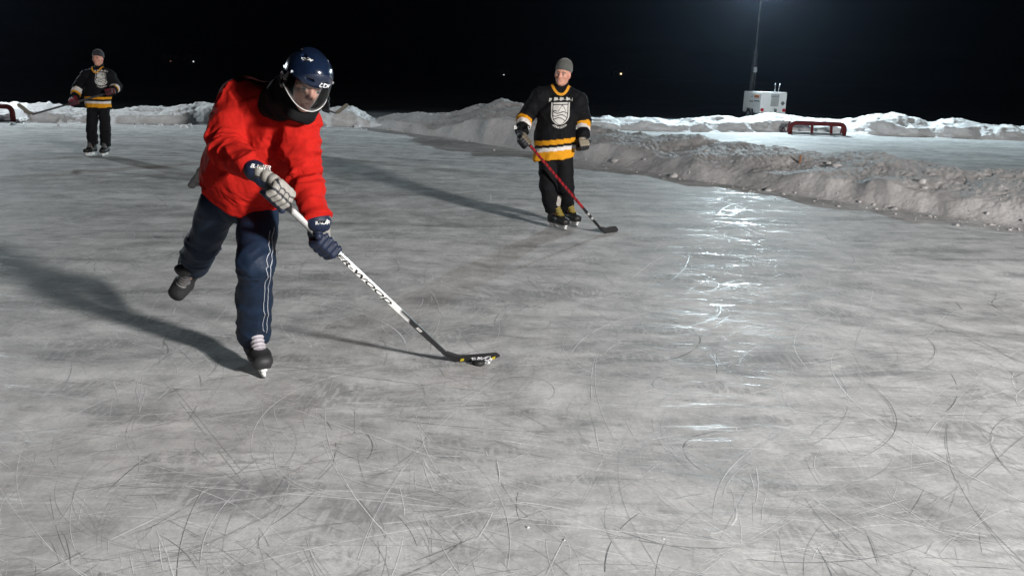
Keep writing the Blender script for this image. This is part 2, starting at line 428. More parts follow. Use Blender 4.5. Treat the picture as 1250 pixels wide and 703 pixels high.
bank_main = fan_bank('plowed_snow_bank', [
    (452, 156, 146, 1.2, 1.5), (480, 160, 142, 2.0, 2.0), (520, 166, 140, 3.0, 2.0), (560, 171, 137, 3.4, 2.0), (590, 176, 129, 3.6, 2.0), (612, 179, 125, 3.6, 2.0),
    (640, 184, 131, 3.6, 2.0), (665, 189, 139, 3.4, 2.0), (700, 196, 152, 3.2, 1.7), (740, 203, 160, 3.0, 1.2), (790, 212, 167, 3.0, 1.0), (850, 222, 171, 3.0, .9), (900, 229, 176, 3.0, .8),
    (950, 236, 180, 2.9, .7), (1000, 243, 186, 2.8, .7), (1060, 251, 187, 2.7, .7), (1100, 257, 195, 2.6, .6), (1170, 268, 205, 2.5, .6), (1250, 281, 208, 2.4, .6), (1340, 298, 220, 2.3, .6), (1500, 330, 240, 2.2, .6)],
    MAT['snow_dirty'], .0012, .045, .26, 3, .62, 120, .9)
bank_back = fan_bank('back_snow_bank', [
    (-220, 150, 130, .9, 1.6), (-60, 146, 128, .9, 1.6), (0, 145, 129, .9, 1.6), (16, 146, 129, .9, 1.6), (36, 150, 129, .9, 1.6), (75, 151, 130, .9, 1.6), (110, 151, 133, .9, 1.5), (140, 152, 135, .9, 1.5), (190, 152, 133, .9, 1.5),
    (250, 153, 127, 1.0, 1.6), (300, 153, 131, 1.0, 1.6), (350, 154, 134, 1.0, 1.5), (385, 154, 138, 1.0, 1.5), (405, 155, 137, 1.0, 1.5), (430, 155, 131, 1.1, 1.6), (452, 156, 141, 1.0, 1.4), (475, 158, 152, .8, 1.0)],
    MAT['snow'], .0014, .055, .5, 31, .30, 60)
bank_far = fan_bank('far_rink_snow_bank', [
    (690, 156, 146, .9, 2.0), (720, 158, 142, 1.2, 2.2), (770, 160, 143, 1.4, 2.4), (820, 161, 147, 1.4, 2.4), (860, 162, 143, 1.4, 2.4), (905, 161.5, 142, 1.4, 2.4), (940, 161.5, 141, 1.4, 2.4), (985, 162, 144, 1.4, 2.2), (1025, 163, 147, 1.4, 2.2),
    (1068, 166, 139, 1.5, 2.4), (1100, 167, 145, 1.4, 2.2), (1135, 168, 149, 1.4, 2.0), (1160, 169, 147, 1.4, 2.0), (1195, 170, 153, 1.3, 2.0), (1250, 172, 152, 1.3, 2.0), (1400, 178, 158, 1.3, 2.0)],
    MAT['snow_clean'], .0014, .065, .8, 57, .5, 56, .4)

def lumps(name, n, place, m, r0, r1, seed):
    """loose lumps of snow, too many to count: one object"""
    g = np.random.default_rng(seed); parts = []
    bm = bmesh.new(); bmesh.ops.create_icosphere(bm, subdivisions=2, radius=1.0)
    bv = np.array([v.co[:] for v in bm.verts]); bf = [[v.index for v in f.verts] for f in bm.faces]; bm.free()
    for i in range(n):
        p = place(g)
        if p is None: continue
        r = r0+(r1-r0)*g.random()**6
        s = V(1, .6+.7*g.random(), .5+.5*g.random())*r
        v = bv*(1+.42*vnoise(bv*1.6+i*3.7, i)[:, None])
        a = g.random()*6.28; ca, sa = math.cos(a), math.sin(a)
        v = v*s; v = np.stack([v[:, 0]*ca-v[:, 1]*sa, v[:, 0]*sa+v[:, 1]*ca, v[:, 2]], 1)
        parts.append((v+p, bf))
    v, f = join_vf(parts)
    return tag(mesh_obj(name, v, f, m), kind='stuff')
def bvh_of(o):
    return BVHTree.FromPolygons([o.matrix_basis @ v.co if not o.parent else (parent_matrix(o) @ v.co) for v in o.data.vertices], [p.vertices[:] for p in o.data.polygons])
_bm = bvh_of(bank_main)
def on_bank(g):
    px = 470+g.random()*900; y = np.interp(px, (470, 612, 850, 1250, 1370), (158, 179, 222, 281, 300))-(g.random()**1.5)*np.interp(px, (470, 612, 1250), (10, 30, 60))+1
    q = G(px, y); d = unit(ray(px, y))
    h = _bm.ray_cast(Vector(CAM), Vector(d))
    return np.array(h[0]) if h[0] is not None else None
lumps('snow_lumps', 140, on_bank, MAT['snow_dirty'], .010, .075, 5)
def foot_of_bank(g):
    px = 470+g.random()*860; y = np.interp(px, (470, 612, 850, 1250, 1370), (158, 179, 222, 281, 300))+g.random()**3*7
    return G(px, y)
lumps('snow_crumbs_by_bank', 160, foot_of_bank, MAT['snow_dirty'], .01, .035, 6)
def on_ice(g):
    y = 235+g.random()**.6*460; px = g.random()*1250
    p = G(px, y)
    return p if not (p[0] > 3 and p[1] > 10) else None
lumps('ice_crumbs', 60, on_ice, MAT['snow_clean'], .002, .006, 8)
def foot_back(g):
    px = -20+g.random()*470; return G(px, 150.5+px*.012+g.random()**3*4)
lumps('snow_crumbs_at_back', 160, foot_back, MAT['snow'], .02, .10, 9)

# frosty air over the ice: it makes the soft glow under the far lamps
def haze():
    m = bpy.data.materials.new('haze'); m.use_nodes = True; N, L = m.node_tree.nodes, m.node_tree.links
    N.remove(N['Principled BSDF']); o = [n for n in N if n.type == 'OUTPUT_MATERIAL'][0]
    v = N.new('ShaderNodeVolumePrincipled'); v.inputs['Color'].default_value = (.60, .74, 1, 1)
    v.inputs['Density'].default_value = HAZE; v.inputs['Anisotropy'].default_value = .82
    L.new(v.outputs[0], o.inputs['Volume'])
    bm = bmesh.new(); add_box(bm, (0, 780, 33), (3400, 1740, 70)); tag(bm_obj('haze', bm, m), kind='stuff')
HAZE = .00012
haze()
# cuts and scuffs left by skates: far too many to count
def skate_marks(name, m, z0, seed, n_long, n_scuff, tone):
    g = np.random.default_rng(seed); vs, fs, cs = [], [], []
    def stroke(x, y, hdg, ln, k0, k1, wd, c, seed_, brk):
        ds = .03 if ln < .6 else .05
        n = max(int(ln/ds), 3); z = z0+g.random()*.0004; sarr = np.arange(n+1)*ds
        h = hdg+k0*sarr+k1*sarr*sarr*.5
        px, py = x+np.cumsum(np.cos(h))*ds, y+np.cumsum(np.sin(h))*ds
        q = np.stack([px*5, py*5, px*0+seed_], 1); nz = fbm(q, 2, 3)
        env = np.minimum(1, np.minimum(sarr, sarr[::-1])/(.25*ln)+.15)*(.75+.45*nz)
        b = len(vs)
        for i in range(n+1):
            w_ = wd*.5*max(env[i], .12); nx, ny = -math.sin(h[i])*w_, math.cos(h[i])*w_
            vs.append((px[i]+nx, py[i]+ny, z)); vs.append((px[i]-nx, py[i]-ny, z)); cs.append(c); cs.append(c)
        for i in range(n):
            if nz[i] > brk: fs.append((b+2*i, b+2*i+1, b+2*i+3, b+2*i+2))
    def spot():
        y = 1.6+13.5*g.random()**1.5; return (g.random()*2-1)*(1.4+.72*y), y
    def inside(x, y): return not (x > np.interp(y, (8.5, 11.5, 13.5, 16.5), (8.6, 5.9, 4.2, 1.9)))
    for i in range(n_long):
        x, y = spot()
        if not inside(x, y): continue
        hdg = g.choice([g.normal(-.25, .35), g.normal(.5, .5), g.random()*6.28], p=[.5, .2, .3])+(math.pi if g.random() < .5 else 0)
        ln = .25+2.6*g.random()**2.2; r = .35+4*g.random()**1.6; k0 = (1 if g.random() < .5 else -1)/r*(g.random() < .85)
        k0 = float(np.clip(k0, -3.0/ln, 3.0/ln))
        far = 1+.10*y
        stroke(x, y, hdg, ln, k0, g.normal(0, .25)/max(ln, .6), (.0011+.0032*g.random()**3.5)*far, tone(g), i*.37, -.55+.75*g.random())
        if g.random() < .35:                             # the second edge of the same blade
            stroke(x+.012, y+.012, hdg+.01, ln*.9, k0, 0, .0018*far, tone(g), i*.37+9, -.2)
    for i in range(n_scuff):
        x, y = spot()
        if not inside(x, y): continue
        hdg = g.normal(-.2, .6); ln = .15+.7*g.random(); wdt = .03+.12*g.random(); k = g.normal(0, .8)
        for j in range(g.integers(8, 26)):
            a = g.normal(0, .5); off = a*wdt; al = g.normal(0, .25)*ln
            stroke(x-math.sin(hdg)*off+math.cos(hdg)*al, y+math.cos(hdg)*off+math.sin(hdg)*al, hdg+g.normal(0, .05), ln*(.4+.7*g.random()), k, 0, (.0008+.0020*g.random()**2)*(1+.1*y), tone(g), i*1.7+j*.3, -.1+.4*g.random())
    c = np.array(cs); return tag(mesh_obj(name, vs, fs, m, smooth=False, colors=np.stack([c, c*1.01, c*1.02], 1)), kind='stuff')
MAT['cut'] = mat('bare_ice_cut', None, .46, noise=.25, nscale=25, spec=.6)
MAT['shaving'] = mat('snow_shaving', None, .85, noise=.2, nscale=60, spec=.1)
skate_marks('skate_cuts', MAT['cut'], .0002, 41, 2600, 300, lambda g: .14+.26*g.random()**.8)
skate_marks('snow_shavings', MAT['shaving'], .0007, 42, 1700, 230, lambda g: .66+.22*g.random())

# far shore: low dark hills and a few cottages with lights on
hx = np.linspace(-1400, 1400, 160); hy = np.linspace(640, 1200, 20)
HX, HY = np.meshgrid(hx, hy, indexing='ij'); hz = np.stack([HX.ravel()*.004, HY.ravel()*.004, HX.ravel()*0], 1)
HZ = np.maximum(0, 22+20*fbm(hz, 4, 91)).reshape(HX.shape)*sstep(640, 900, HY)-.2
idx = np.arange(HX.size).reshape(HX.shape)
mesh_hill = mesh_obj('far_hills', np.stack([HX.ravel(), HY.ravel(), HZ.ravel()], 1), np.stack([idx[:-1, :-1], idx[1:, :-1], idx[1:, 1:], idx[:-1, 1:]], -1).reshape(-1, 4), mat('dark_forest_hill', (.02, .022, .02), .9, noise=.4, nscale=.02))
tag(mesh_hill, kind='structure')

def cottage(px, py, Y, wmat, label, ww=1.3, wh=1.1):
    p = P(px, py, Y); gz = p[2]-1.5
    r = empty('cottage', (p[0]-1.2, Y+3.2, gz))
    bm = bmesh.new(); add_box(bm, (0, 0, 1.5), (9, 6, 3.6)); bm_obj('wall', bm, MAT['wall'], r)
    bm = bmesh.new()
    vs = [bm.verts.new(c) for c in ((-5, -3.6, 3.2), (5, -3.6, 3.2), (5, 3.6, 3.2), (-5, 3.6, 3.2), (-5, 0, 5.8), (5, 0, 5.8))]
    for q in ((0, 1, 5, 4), (2, 3, 4, 5), (0, 4, 3), (1, 2, 5), (3, 2, 1, 0)): bm.faces.new([vs[i] for i in q])
    bm_obj('roof', bm, MAT['roof'], r)
    bm = bmesh.new(); add_box(bm, (1.2, -3.03, 1.5), (ww, .1, wh)); bm_obj('window', bm, wmat, r)
    bm = bmesh.new(); add_box(bm, (-2.4, -3.03, 1.1), (1.0, .1, 2.1)); bm_obj('door', bm, MAT['trailer_dark'], r)
    bm = bmesh.new(); add_box(bm, (0, 0, -.8-gz*.5+.2), (8.6, 5.6, max(.4, gz+.6))); bm_obj('foundation', bm, MAT['trailer_dark'], r)
    tag(r, label, 'cottage', 'cottages with lights on the far shore')
cottage(208, 75, 560, MAT['window_dim'], 'far dark cottage with the faintest window, just left of the white lit one', .9, .8)
cottage(236, 75.5, 560, MAT['window_white'], 'far cottage with a small white window light, between the left skater and the red jersey', .7, .7)
cottage(403, 88, 560, MAT['window_lit'], 'far cottage whose warm light shows right of the blue helmet', .7, .6)
cottage(615, 92, 560, MAT['window_white'], 'far cottage whose pale light shows left of the grey beanie', .9, .7)
cottage(758, 90.5, 560, MAT['window_lit'], 'far cottage whose warm light shows right of the grey beanie', 1.1, .9)

# ------------------------------------------------------------------ light towers
def light_tower(spec, label, name='light_tower'):
    place, yaw, H, aim, power, colr, soft = spec
    r = empty(name, place, math.radians(yaw)); r.scale = (.83, .83, .83); H = H/.83
    def box(nm, c, s, m, bev=.02, par=r):
        bm = bmesh.new(); add_box(bm, c, s, bev); return bm_obj(nm, bm, MAT[m], par)
    # trailer body: rear face looks down -y, long side to the left
    body = box('body', (.35, 1.1, .92), (1.32, 2.1, .98), 'trailer', .05)
    box('snow_cap', (.35, 1.1, 1.425), (1.30, 2.08, .05), 'snow_clean', .02)
    bm = bmesh.new()
    for k in range(9): add_box(bm, (.40, .036, .80+k*.052), (.40, .03, .028), .004)
    bm_obj('grille', bm, MAT['trailer_dark'], r)
    box('bumper', (.35, .02, .42), (1.30, .06, .06), 'galv')
    for sx in (-.21, .91):
        v, f = tube_mesh([(sx, .04, .60), (sx, .012, .60)], .085, 20); mesh_obj('tail_light', v, f, MAT['red_reflector'], r, world=False, smooth=False)
    bm = bmesh.new(); add_box(bm, (.82, .035, .93), (.16, .02, .16), .002, Matrix.Rotation(math.radians(45), 3, 'Y')); bm_obj('hazard_plate', bm, MAT['trailer_dark'], r)
    box('hatch', (.40, .038, 1.29), (.42, .02, .12), 'galv', .005)
    box('hitch', (.43, -.06, .55), (.06, .2, .24), 'trailer_dark', .01)
    box('side_plate', (-.322, .55, 1.22), (.02, .5, .12), 'orange', .004)
    bm = bmesh.new()
    bm.free()
    for y_, z_, s_ in ((.5, 1.0, .6), (1.15, .97, .4), (.35, 1.18, .06), (1.1, 1.2, .06)):
        box('side_latch', (-.322, y_, z_), (.018, s_, .05), 'trailer_dark', .003)
    bm = bmesh.new(); add_box(bm, (-.34, 1.05, .62), (.14, .85, .06), .02); add_box(bm, (-.34, .60, .56), (.14, .05, .16), .01); bm_obj('fender', bm, MAT['galv'], r)
    for sx in (-.38, 1.08):
        v, f = tube_mesh([(sx-.09, 1.05, .32), (sx+.09, 1.05, .32)], .32, 24); wl = mesh_obj('wheel', v, f, MAT['tyre'], r, world=False, smooth=False)
        v, f = tube_mesh([(sx-.10, 1.05, .32), (sx+.10, 1.05, .32)], .17, 18); mesh_obj('rim', v, f, MAT['galv'], wl, world=False, smooth=False)
    for sx, tilt in ((.40, -.02), (.56, .06)):
        v, f = tube_mesh([(sx, .12, 1.40), (sx+tilt*.4, .12, 1.62), (sx+tilt, .12, 1.86)], [.022, .022, .026], 8); mesh_obj('lifting_prong', v, f, MAT['galv'], r, world=False)
    # telescopic lattice mast beside the body
    parts = []
    mx, my = -.02, 1.9
    for sx in (-.09, .09):
        for sy in (-.09, .09): parts.append(tube_mesh([(mx+sx, my+sy, .4), (mx+sx*.8, my+sy*.8, 3.4)], .022, 6))
    for k in range(11):
        z0 = .7+k*.25; s = 1 if k % 2 else -1
        for sy in (-.085, .085): parts.append(tube_mesh([(mx-.085*s, my+sy, z0), (mx+.085*s, my+sy, z0+.25)], .011, 5))
    mx0 = mx
    v, f = join_vf(parts); mesh_obj('lower_mast', v, f, MAT['mast'], r, world=False)
    v, f = tube_mesh([(mx, my, 1.2), (mx+.01, my, H-.1)], [.055, .045], 10); mesh_obj('upper_mast', v, f, MAT['mast'], r, world=False)
    box('winch_box', (mx, my-.14, 2.5), (.16, .14, .26), 'galv', .01)
    box('cross_bar', (mx, my, H-.08), (1.7, .08, .08), 'galv', .01)
    iw = parent_matrix(r).inverted(); al = iw @ Vector(aim); al = Vector((al.x-mx, al.y-my, al.z-H)).normalized()
    rot = Vector((0, -1, 0)).rotation_difference(al).to_matrix()
    for k in range(4):
        cx = mx-.66+k*.44
        bm = bmesh.new(); add_box(bm, (0, 0, 0), (.34, .18, .30), .03)
        for vv in bm.verts: vv.co = rot @ vv.co + Vector((cx, my, H+.14))
        hd = bm_obj('lamp_head', bm, MAT['galv'], r)
        bm = bmesh.new(); add_box(bm, (0, -.098, 0), (.28, .012, .24), .004)
        for vv in bm.verts: vv.co = rot @ vv.co + Vector((cx, my, H+.14))
        bm_obj('lamp_glass', bm, MAT['lamp_glass'], hd)
    ld = bpy.data.lights.new('floodlight', 'SPOT'); ld.energy = power; ld.color = colr
    ld.spot_size = math.radians(150); ld.spot_blend = .55; ld.shadow_soft_size = soft
    lo = bpy.data.objects.new('floodlight', ld); COL.objects.link(lo); lo.parent = r
    lo.location = Vector((mx, my, H+.14))+al*.35
    lo.rotation_euler = al.to_track_quat('-Z', 'Y').to_euler()
    tag(r, label, 'light tower', 'trailer light towers round the ice')
    return r
light_tower(TOWER_B, 'white trailer with tall dark mast and red tail lights behind the far snow bank')
light_tower(TOWER_A, 'white trailer light tower on the near side of the ice')
light_tower(TOWER_C, 'white trailer light tower behind the left end of the back snow bank')

# ------------------------------------------------------------------ goals, stake
def arc_path(p0, corner, p1, r, n=7):
    p0, corner, p1 = map(np.asarray, (p0, corner, p1)); a = unit(p0-corner); b = unit(p1-corner)
    s, e = corner+a*r, corner+b*r
    return [(1-t)**2*s+2*t*(1-t)*corner+t*t*e for t in np.linspace(0, 1, n)]
def goal(loc, rz, label, W=1.85, H=.36, D=.55):
    r = empty('hockey_goal', loc, rz)
    h = W/2
    pts = [V(-h, 0, 0)]+arc_path(V(-h, 0, 0), V(-h, 0, H), V(h, 0, H), .2)+arc_path(V(-h, 0, H), V(h, 0, H), V(h, 0, 0), .2)+[V(h, 0, 0)]
    v, f = tube_mesh(pts, .07, 12); mesh_obj('front_frame', v, f, MAT['goal_red'], r, world=False)
    for x in (-.17, .42):
        v, f = tube_mesh([(x, .0, H-.03), (x+.02, .02, .0)], .045, 10); mesh_obj('post', v, f, MAT['goal_red'], r, world=False)
    pts = [V(-h-.02, -.02, .02), V(-h, D, .03), V(h, D, .03), V(h, -.02, .02)]
    v, f = tube_mesh([pts[0], pts[1]]+[pts[2], pts[3]], .03, 8); mesh_obj('base_bar', v, f, MAT['goal_metal'], r, world=False)
    bm = bmesh.new(); add_box(bm, (0, -.05, .03), (W-.1, .06, .05), .01); bm_obj('ground_bar', bm, MAT['goal_metal'], r)
    for sx in (-1, 1):
        v, f = tube_mesh(arc_path((sx*h, 0, H), (sx*h, D*.8, H), (sx*h, D, .03), .18)+[V(sx*h, D, .03)], .03, 8); mesh_obj('side_brace', v, f, MAT['goal_red'], r, world=False)
    return tag(r, label, 'hockey goal', 'low red goals')
gA, gB = G(964, 163.6), G(1030, 166.2)
c = (gA+gB)/2; goal(c, math.atan2(gB[1]-gA[1], gB[0]-gA[0]), 'low red goal frame standing on the far rink below the white trailer', np.linalg.norm(gB-gA))
gC = G(17, 149.5); goal(gC+V(-.92, .12, 0), math.radians(-8), 'low red goal frame cut off by the left picture edge, packed with snow', 1.85, .42)
def in_goal(g): return gC+V(-.95+.8*g.random()-.1, .15+.3*g.random(), .05+.12*g.random())
lumps('snow_in_goal', 40, in_goal, MAT['snow_clean'], .06, .2, 15)
def by_goal(g): return gC+V(.1+.5*g.random(), -.1+.4*g.random(), .0)
lumps('snow_beside_goal', 40, by_goal, MAT['snow_clean'], .03, .14, 16)
h = _bm.ray_cast(Vector(CAM), Vector(unit(ray(976, 199))))
if h[0] is not None:
    s = np.array(h[0]); v, f = tube_mesh([s+V(0, 0, -.12), s+V(.005, 0, .13)], [.018, .016], 6)
    st = mesh_obj('wooden_stake', v, f, MAT['wood'], smooth=False); tag(st, 'short brown wooden stake stuck in the snow bank below the trailer', 'stake')

# ================================================================== SDF modelling
def smin(a, b, k):
    h = np.maximum(k-np.abs(a-b), 0)/k
    return np.minimum(a, b)-h*h*k*.25
def cone(a, b, ra, rb, lab='', k=.03, side=None, sx=1.0):
    return dict(t='c', a=np.asarray(a, float), b=np.asarray(b, float), ra=ra, rb=rb, lab=lab, k=k, side=None if side is None else unit(side), sx=sx)
def ell(c, r, lab='', k=.03, rot=None):
    return dict(t='e', c=np.asarray(c, float), r=np.asarray(r, float), lab=lab, k=k, rot=rot)
def boxp(c, r, rnd, lab='', k=.01, rot=None):
    return dict(t='b', c=np.asarray(c, float), r=np.asarray(r, float), rnd=rnd, lab=lab, k=k, rot=rot)
def prim_d(pr, p):
    """distance and the parameter along the primitive"""
    if pr['t'] == 'c':
        a, b = pr['a'], pr['b']; ab = b-a; L2 = max(ab @ ab, 1e-12)
        t = np.clip(((p-a) @ ab)/L2, 0, 1)
        q = p-a-t[:, None]*ab
        if pr['side'] is not None:
            s = pr['side']; qs = q @ s
            q = q-np.outer(qs*(1-1/pr['sx']), s)
        return np.sqrt((q*q).sum(1))-(pr['ra']+t*(pr['rb']-pr['ra'])), t
    q = p-pr['c']
    if pr['rot'] is not None: q = q @ pr['rot']          # columns of rot = local axes
    if pr['t'] == 'e':
        n0 = np.sqrt(((q/pr['r'])**2).sum(1)); n1 = np.sqrt(((q/pr['r']**2)**2).sum(1))+1e-9
        return n0*(n0-1)/n1, q[:, 2]
    q2 = np.abs(q)-pr['r']+pr['rnd']
    return np.sqrt((np.maximum(q2, 0)**2).sum(1))+np.minimum(q2.max(1), 0)-pr['rnd'], q[:, 2]
def prim_box(pr):
    if pr['t'] == 'c':
        r = max(pr['ra'], pr['rb'])*max(pr['sx'], 1)
        return np.minimum(pr['a'], pr['b'])-r, np.maximum(pr['a'], pr['b'])+r
    r = np.linalg.norm(pr['r']) if pr['rot'] is not None else pr['r']
    return pr['c']-r, pr['c']+r
def field(prims, p, cut=None):
    d = None
    for pr in prims:
        e, _ = prim_d(pr, p); d = e if d is None else smin(d, e, pr['k'])
    if cut is not None: d = cut(p, d)
    return d
def sdf_mesh(prims, vox, cut=None, pad=.02):
    lo = np.min([prim_box(q)[0] for q in prims], 0)-pad; hi = np.max([prim_box(q)[1] for q in prims], 0)+pad
    n = np.ceil((hi-lo)/vox).astype(int)+1
    gx, gy, gz = [lo[i]+np.arange(n[i])*vox for i in range(3)]
    X, Y, Z = np.meshgrid(gx, gy, gz, indexing='ij')
    p = np.stack([X.ravel(), Y.ravel(), Z.ravel()], 1)
    d = np.concatenate([field(prims, p[i:i+400000], cut) for i in range(0, len(p), 400000)]).reshape(n)
    g = vdb.FloatGrid(10.0); g.copyFromArray(np.clip(d, -6*vox, 6*vox)/vox)
    pts, quads = g.convertToQuads(0.0)
    pts = pts.astype(float)*vox+lo; quads = quads.astype(int)
    a, b, c = pts[quads[:, 0]], pts[quads[:, 1]], pts[quads[:, 2]]
    if (np.cross(b-a, c-a)*a).sum() < (np.cross(b-a, c-a)*pts.mean(0)).sum(): quads = quads[:, ::-1]
    E = np.stack([prim_d(q, pts)[0] for q in prims], 1); lab = E.argmin(1)
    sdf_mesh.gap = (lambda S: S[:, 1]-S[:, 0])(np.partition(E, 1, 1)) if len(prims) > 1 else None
    T = np.stack([prim_d(q, pts)[1] for q in prims], 1)[np.arange(len(pts)), lab]
    labs = np.array([q['lab'] for q in prims])[lab]
    return pts, quads, labs, T
def vnormals(p, q):
    fn = np.cross(p[q[:, 2]]-p[q[:, 0]], p[q[:, 3]]-p[q[:, 1]]); n = np.zeros_like(p)
    for k in range(4): np.add.at(n, q[:, k], fn)
    return n/np.maximum(np.linalg.norm(n, axis=1), 1e-12)[:, None]
def wrinkle(p, d, lam, stretch, seed, warp=.5):
    """ridged folds running across direction d, lam metres apart"""
    d = unit(d); al = p @ d
    per = p-np.outer(al, d)
    q = per/(lam*stretch)+np.outer(al/lam, d)
    q = q+warp*np.stack([fbm(p*3.1/ max(lam*8, .3), 2, seed+k) for k in range(3)], 1)
    r = 1-np.abs(vnoise(q, seed+7))*2.2
    return np.clip(r, -1, 1)
def near(p, c, r):
    return np.exp(-(((p-np.asarray(c))**2).sum(1))/(r*r))
def lerp(a, b, t): return np.asarray(a)+(np.asarray(b)-np.asarray(a))*t
def lbl_col(labs, table, default):
    c = np.tile(np.array(default, float), (len(labs), 1))
    for k, v in table.items(): c[labs == k] = v
    return c

# ------------------------------------------------------------------ head (made once, in its own frame: x = person's right, y = forward, z = up)
def build_head():
    pr = [ell((0, -.018, .035), (.076, .098, .088), 'skull', .04), ell((0, .020, -.045), (.060, .070, .080), 'face', .05),
          ell((0, .060, -.098), (.024, .022, .020), 'chin', .04), ell((.043, .052, -.024), (.024, .026, .022), 'cheek', .03), ell((-.043, .052, -.024), (.024, .026, .022), 'cheek', .03),
          cone((-.036, .074, .021), (.036, .074, .021), .011, .011, 'brow', .025),
          cone((.0, .084, .012), (0, .106, -.030), .007, .012, 'nose', .014), ell((.012, .097, -.034), (.008, .010, .007), 'nose', .01), ell((-.012, .097, -.034), (.008, .010, .007), 'nose', .01),
          cone((-.019, .078, -.060), (.019, .078, -.060), .006, .006, 'lip', .008), cone((-.016, .078, -.071), (.016, .078, -.071), .007, .007, 'lip', .008),
          cone((-.006, .083, -.060), (.006, .083, -.060), .006, .006, 'lip', .01),
          ell((.078, -.012, -.012), (.010, .020, .033), 'ear', .012), ell((-.078, -.012, -.012), (.010, .020, .033), 'ear', .012),
          cone((0, -.022, -.075), (0, -.040, -.135), .054, .050, 'neck', .05)]
    def cut(p, d):
        for s in (-1, 1):
            e = prim_d(ell((s*.031, .097, .000), (.017, .020, .010)), p)[0]
            d = -smin(-d, e, .012)
            d = np.minimum(d, np.sqrt(((p-V(s*.031, .0735, -.001))**2).sum(1))-.0125)
        m = prim_d(cone((-.022, .092, -.0655), (.022, .092, -.0655), .0025, .0025), p)[0]
        return -smin(-d, m, .006)
    pts, q, labs, T = sdf_mesh(pr, .0038, cut)
    c = np.tile(V(.52, .27, .195), (len(pts), 1))
    c[labs == 'lip'] = (.36, .13, .11); c[(labs == 'nose') | (labs == 'cheek')] = (.53, .25, .18); c[labs == 'ear'] = (.52, .24, .18)
    for s in (-1, 1):
        de = np.linalg.norm(pts-V(s*.031, .0735, -.001), axis=1); ee = (de < .0135) & (pts[:, 1] > .074)
        c[ee] = (.26, .24, .23)
        ir = np.hypot(pts[:, 0]-s*.031, pts[:, 2]+.001); c[ee & (ir < .0062)] = (.05, .04, .035)
        br = (np.abs(pts[:, 0]-s*.033) < .021) & (np.abs(pts[:, 2]-(.0235-.006*((pts[:, 0]-s*.030)/.02)**2)) < .0042) & (pts[:, 1] > .05); c[br] = (.07, .042, .028)
        lid = (de > .0128) & (de < .0165) & (pts[:, 2] > .002) & (pts[:, 1] > .07); c[lid] = (.30, .15, .11)
    hair = (pts[:, 2] > .055-.02*(pts[:, 1] < 0)) & (pts[:, 1] < .075) | ((pts[:, 1] < -.03) & (pts[:, 2] > -.05))
    c[hair & (labs != 'ear')] = (.045, .028, .02)
    return pts, q, c
HEAD = build_head()

class Frame:
    def __init__(s, o, right, fwd):
        s.o = np.asarray(o, float); s.y = unit(fwd); s.x = unit(np.asarray(right)-s.y*(np.asarray(right) @ s.y)); s.z = np.cross(s.x, s.y)
        s.R = np.stack([s.x, s.y, s.z], 1)
    def w(s, p): return np.asarray(p, float) @ s.R.T + s.o
def face_frame(o, yaw, pitch, roll):
    """yaw: turned to image right is positive, pitch: looking down positive, roll: top of head leaning to image left positive (degrees)"""
    y, p, r = map(math.radians, (yaw, pitch, roll))
    f = V(math.sin(y)*math.cos(p), -math.cos(y)*math.cos(p), -math.sin(p))
    rt = np.cross(f, V(0, 0, 1)); rt = unit(rt); up = np.cross(rt, f)     # rt: the person's right hand side
    return Frame(o, rt*math.cos(r)-up*math.sin(r), f)

# ------------------------------------------------------------------ skates (made once, toe along +y, blade bottom at z = 0)
SKS = 1.12
def ankle(fr): return fr.w(V(0, -.075, .20)*SKS), fr.w(V(0, .05, .105)*SKS)
def skate_frame(o, fwd):
    fwd = unit(fwd); return Frame(o, np.cross(fwd, V(0, 0, 1)), fwd)
def build_skate():
    pr = [cone((0, -.085, .105), (0, -.075, .235), .043, .046, 'boot', .03), cone((0, -.075, .235), (0, -.07, .27), .046, .050, 'cuff', .01),
          cone((0, -.09, .105), (0, .06, .100), .041, .040, 'boot', .03, V(1, 0, 0), 1.0), cone((0, .05, .100), (0, .125, .092), .044, .037, 'toe', .02, V(1, 0, 0), 1.35),
          cone((0, .06, .130), (0, -.045, .235), .026, .034, 'lace', .02, V(1, 0, 0), 1.05), cone((0, -.02, .245), (0, -.005, .31), .030, .030, 'tongue', .015, V(1, 0, 0), 1.4),
          boxp((0, .015, .066), (.036, .135, .010), .008, 'sole', .008)]
    pts, q, labs, T = sdf_mesh(pr, .006, lambda p, d: np.maximum(d, .058-p[:, 2]))
    n = vnormals(pts, q); lz = labs == 'lace'
    pts = pts+n*(np.where(lz, .004*np.sign(np.sin(T*44)), 0))[:, None]
    lacecol = lz & (np.sin(T*44) > 0)
    hp = [boxp((0, .01, .052), (.016, .135, .010), .006, 'h', .012), boxp((0, .085, .036), (.011, .045, .022), .008, 'h', .015), boxp((0, -.075, .036), (.011, .040, .022), .008, 'h', .015), boxp((0, .005, .022), (.007, .14, .006), .004, 'h', .01)]
    hv, hq, _, _ = sdf_mesh(hp, .005)
    # blade: thin steel runner with rocker
    ys = np.linspace(-.150, .155, 24); top = np.full(24, .022); bot = .002+.018*np.clip((np.abs(ys)-.11)/.045, 0, 1)**2
    bv, bf = [], []
    for y, a, b in zip(ys, bot, top):
        for x in (-.002, .002): bv += [(x, y, a), (x, y, b)]
    for i in range(23):
        k = i*4
        for a, b in ((0, 1), (1, 3), (3, 2), (2, 0)): bf.append((k+a, k+b, k+4+b, k+4+a))
    bf += [(0, 2, 3, 1), (92, 93, 95, 94)]
    return (pts*SKS, q, labs, lacecol), (hv*SKS, hq), (np.array(bv)*SKS, bf)
SK = build_skate()
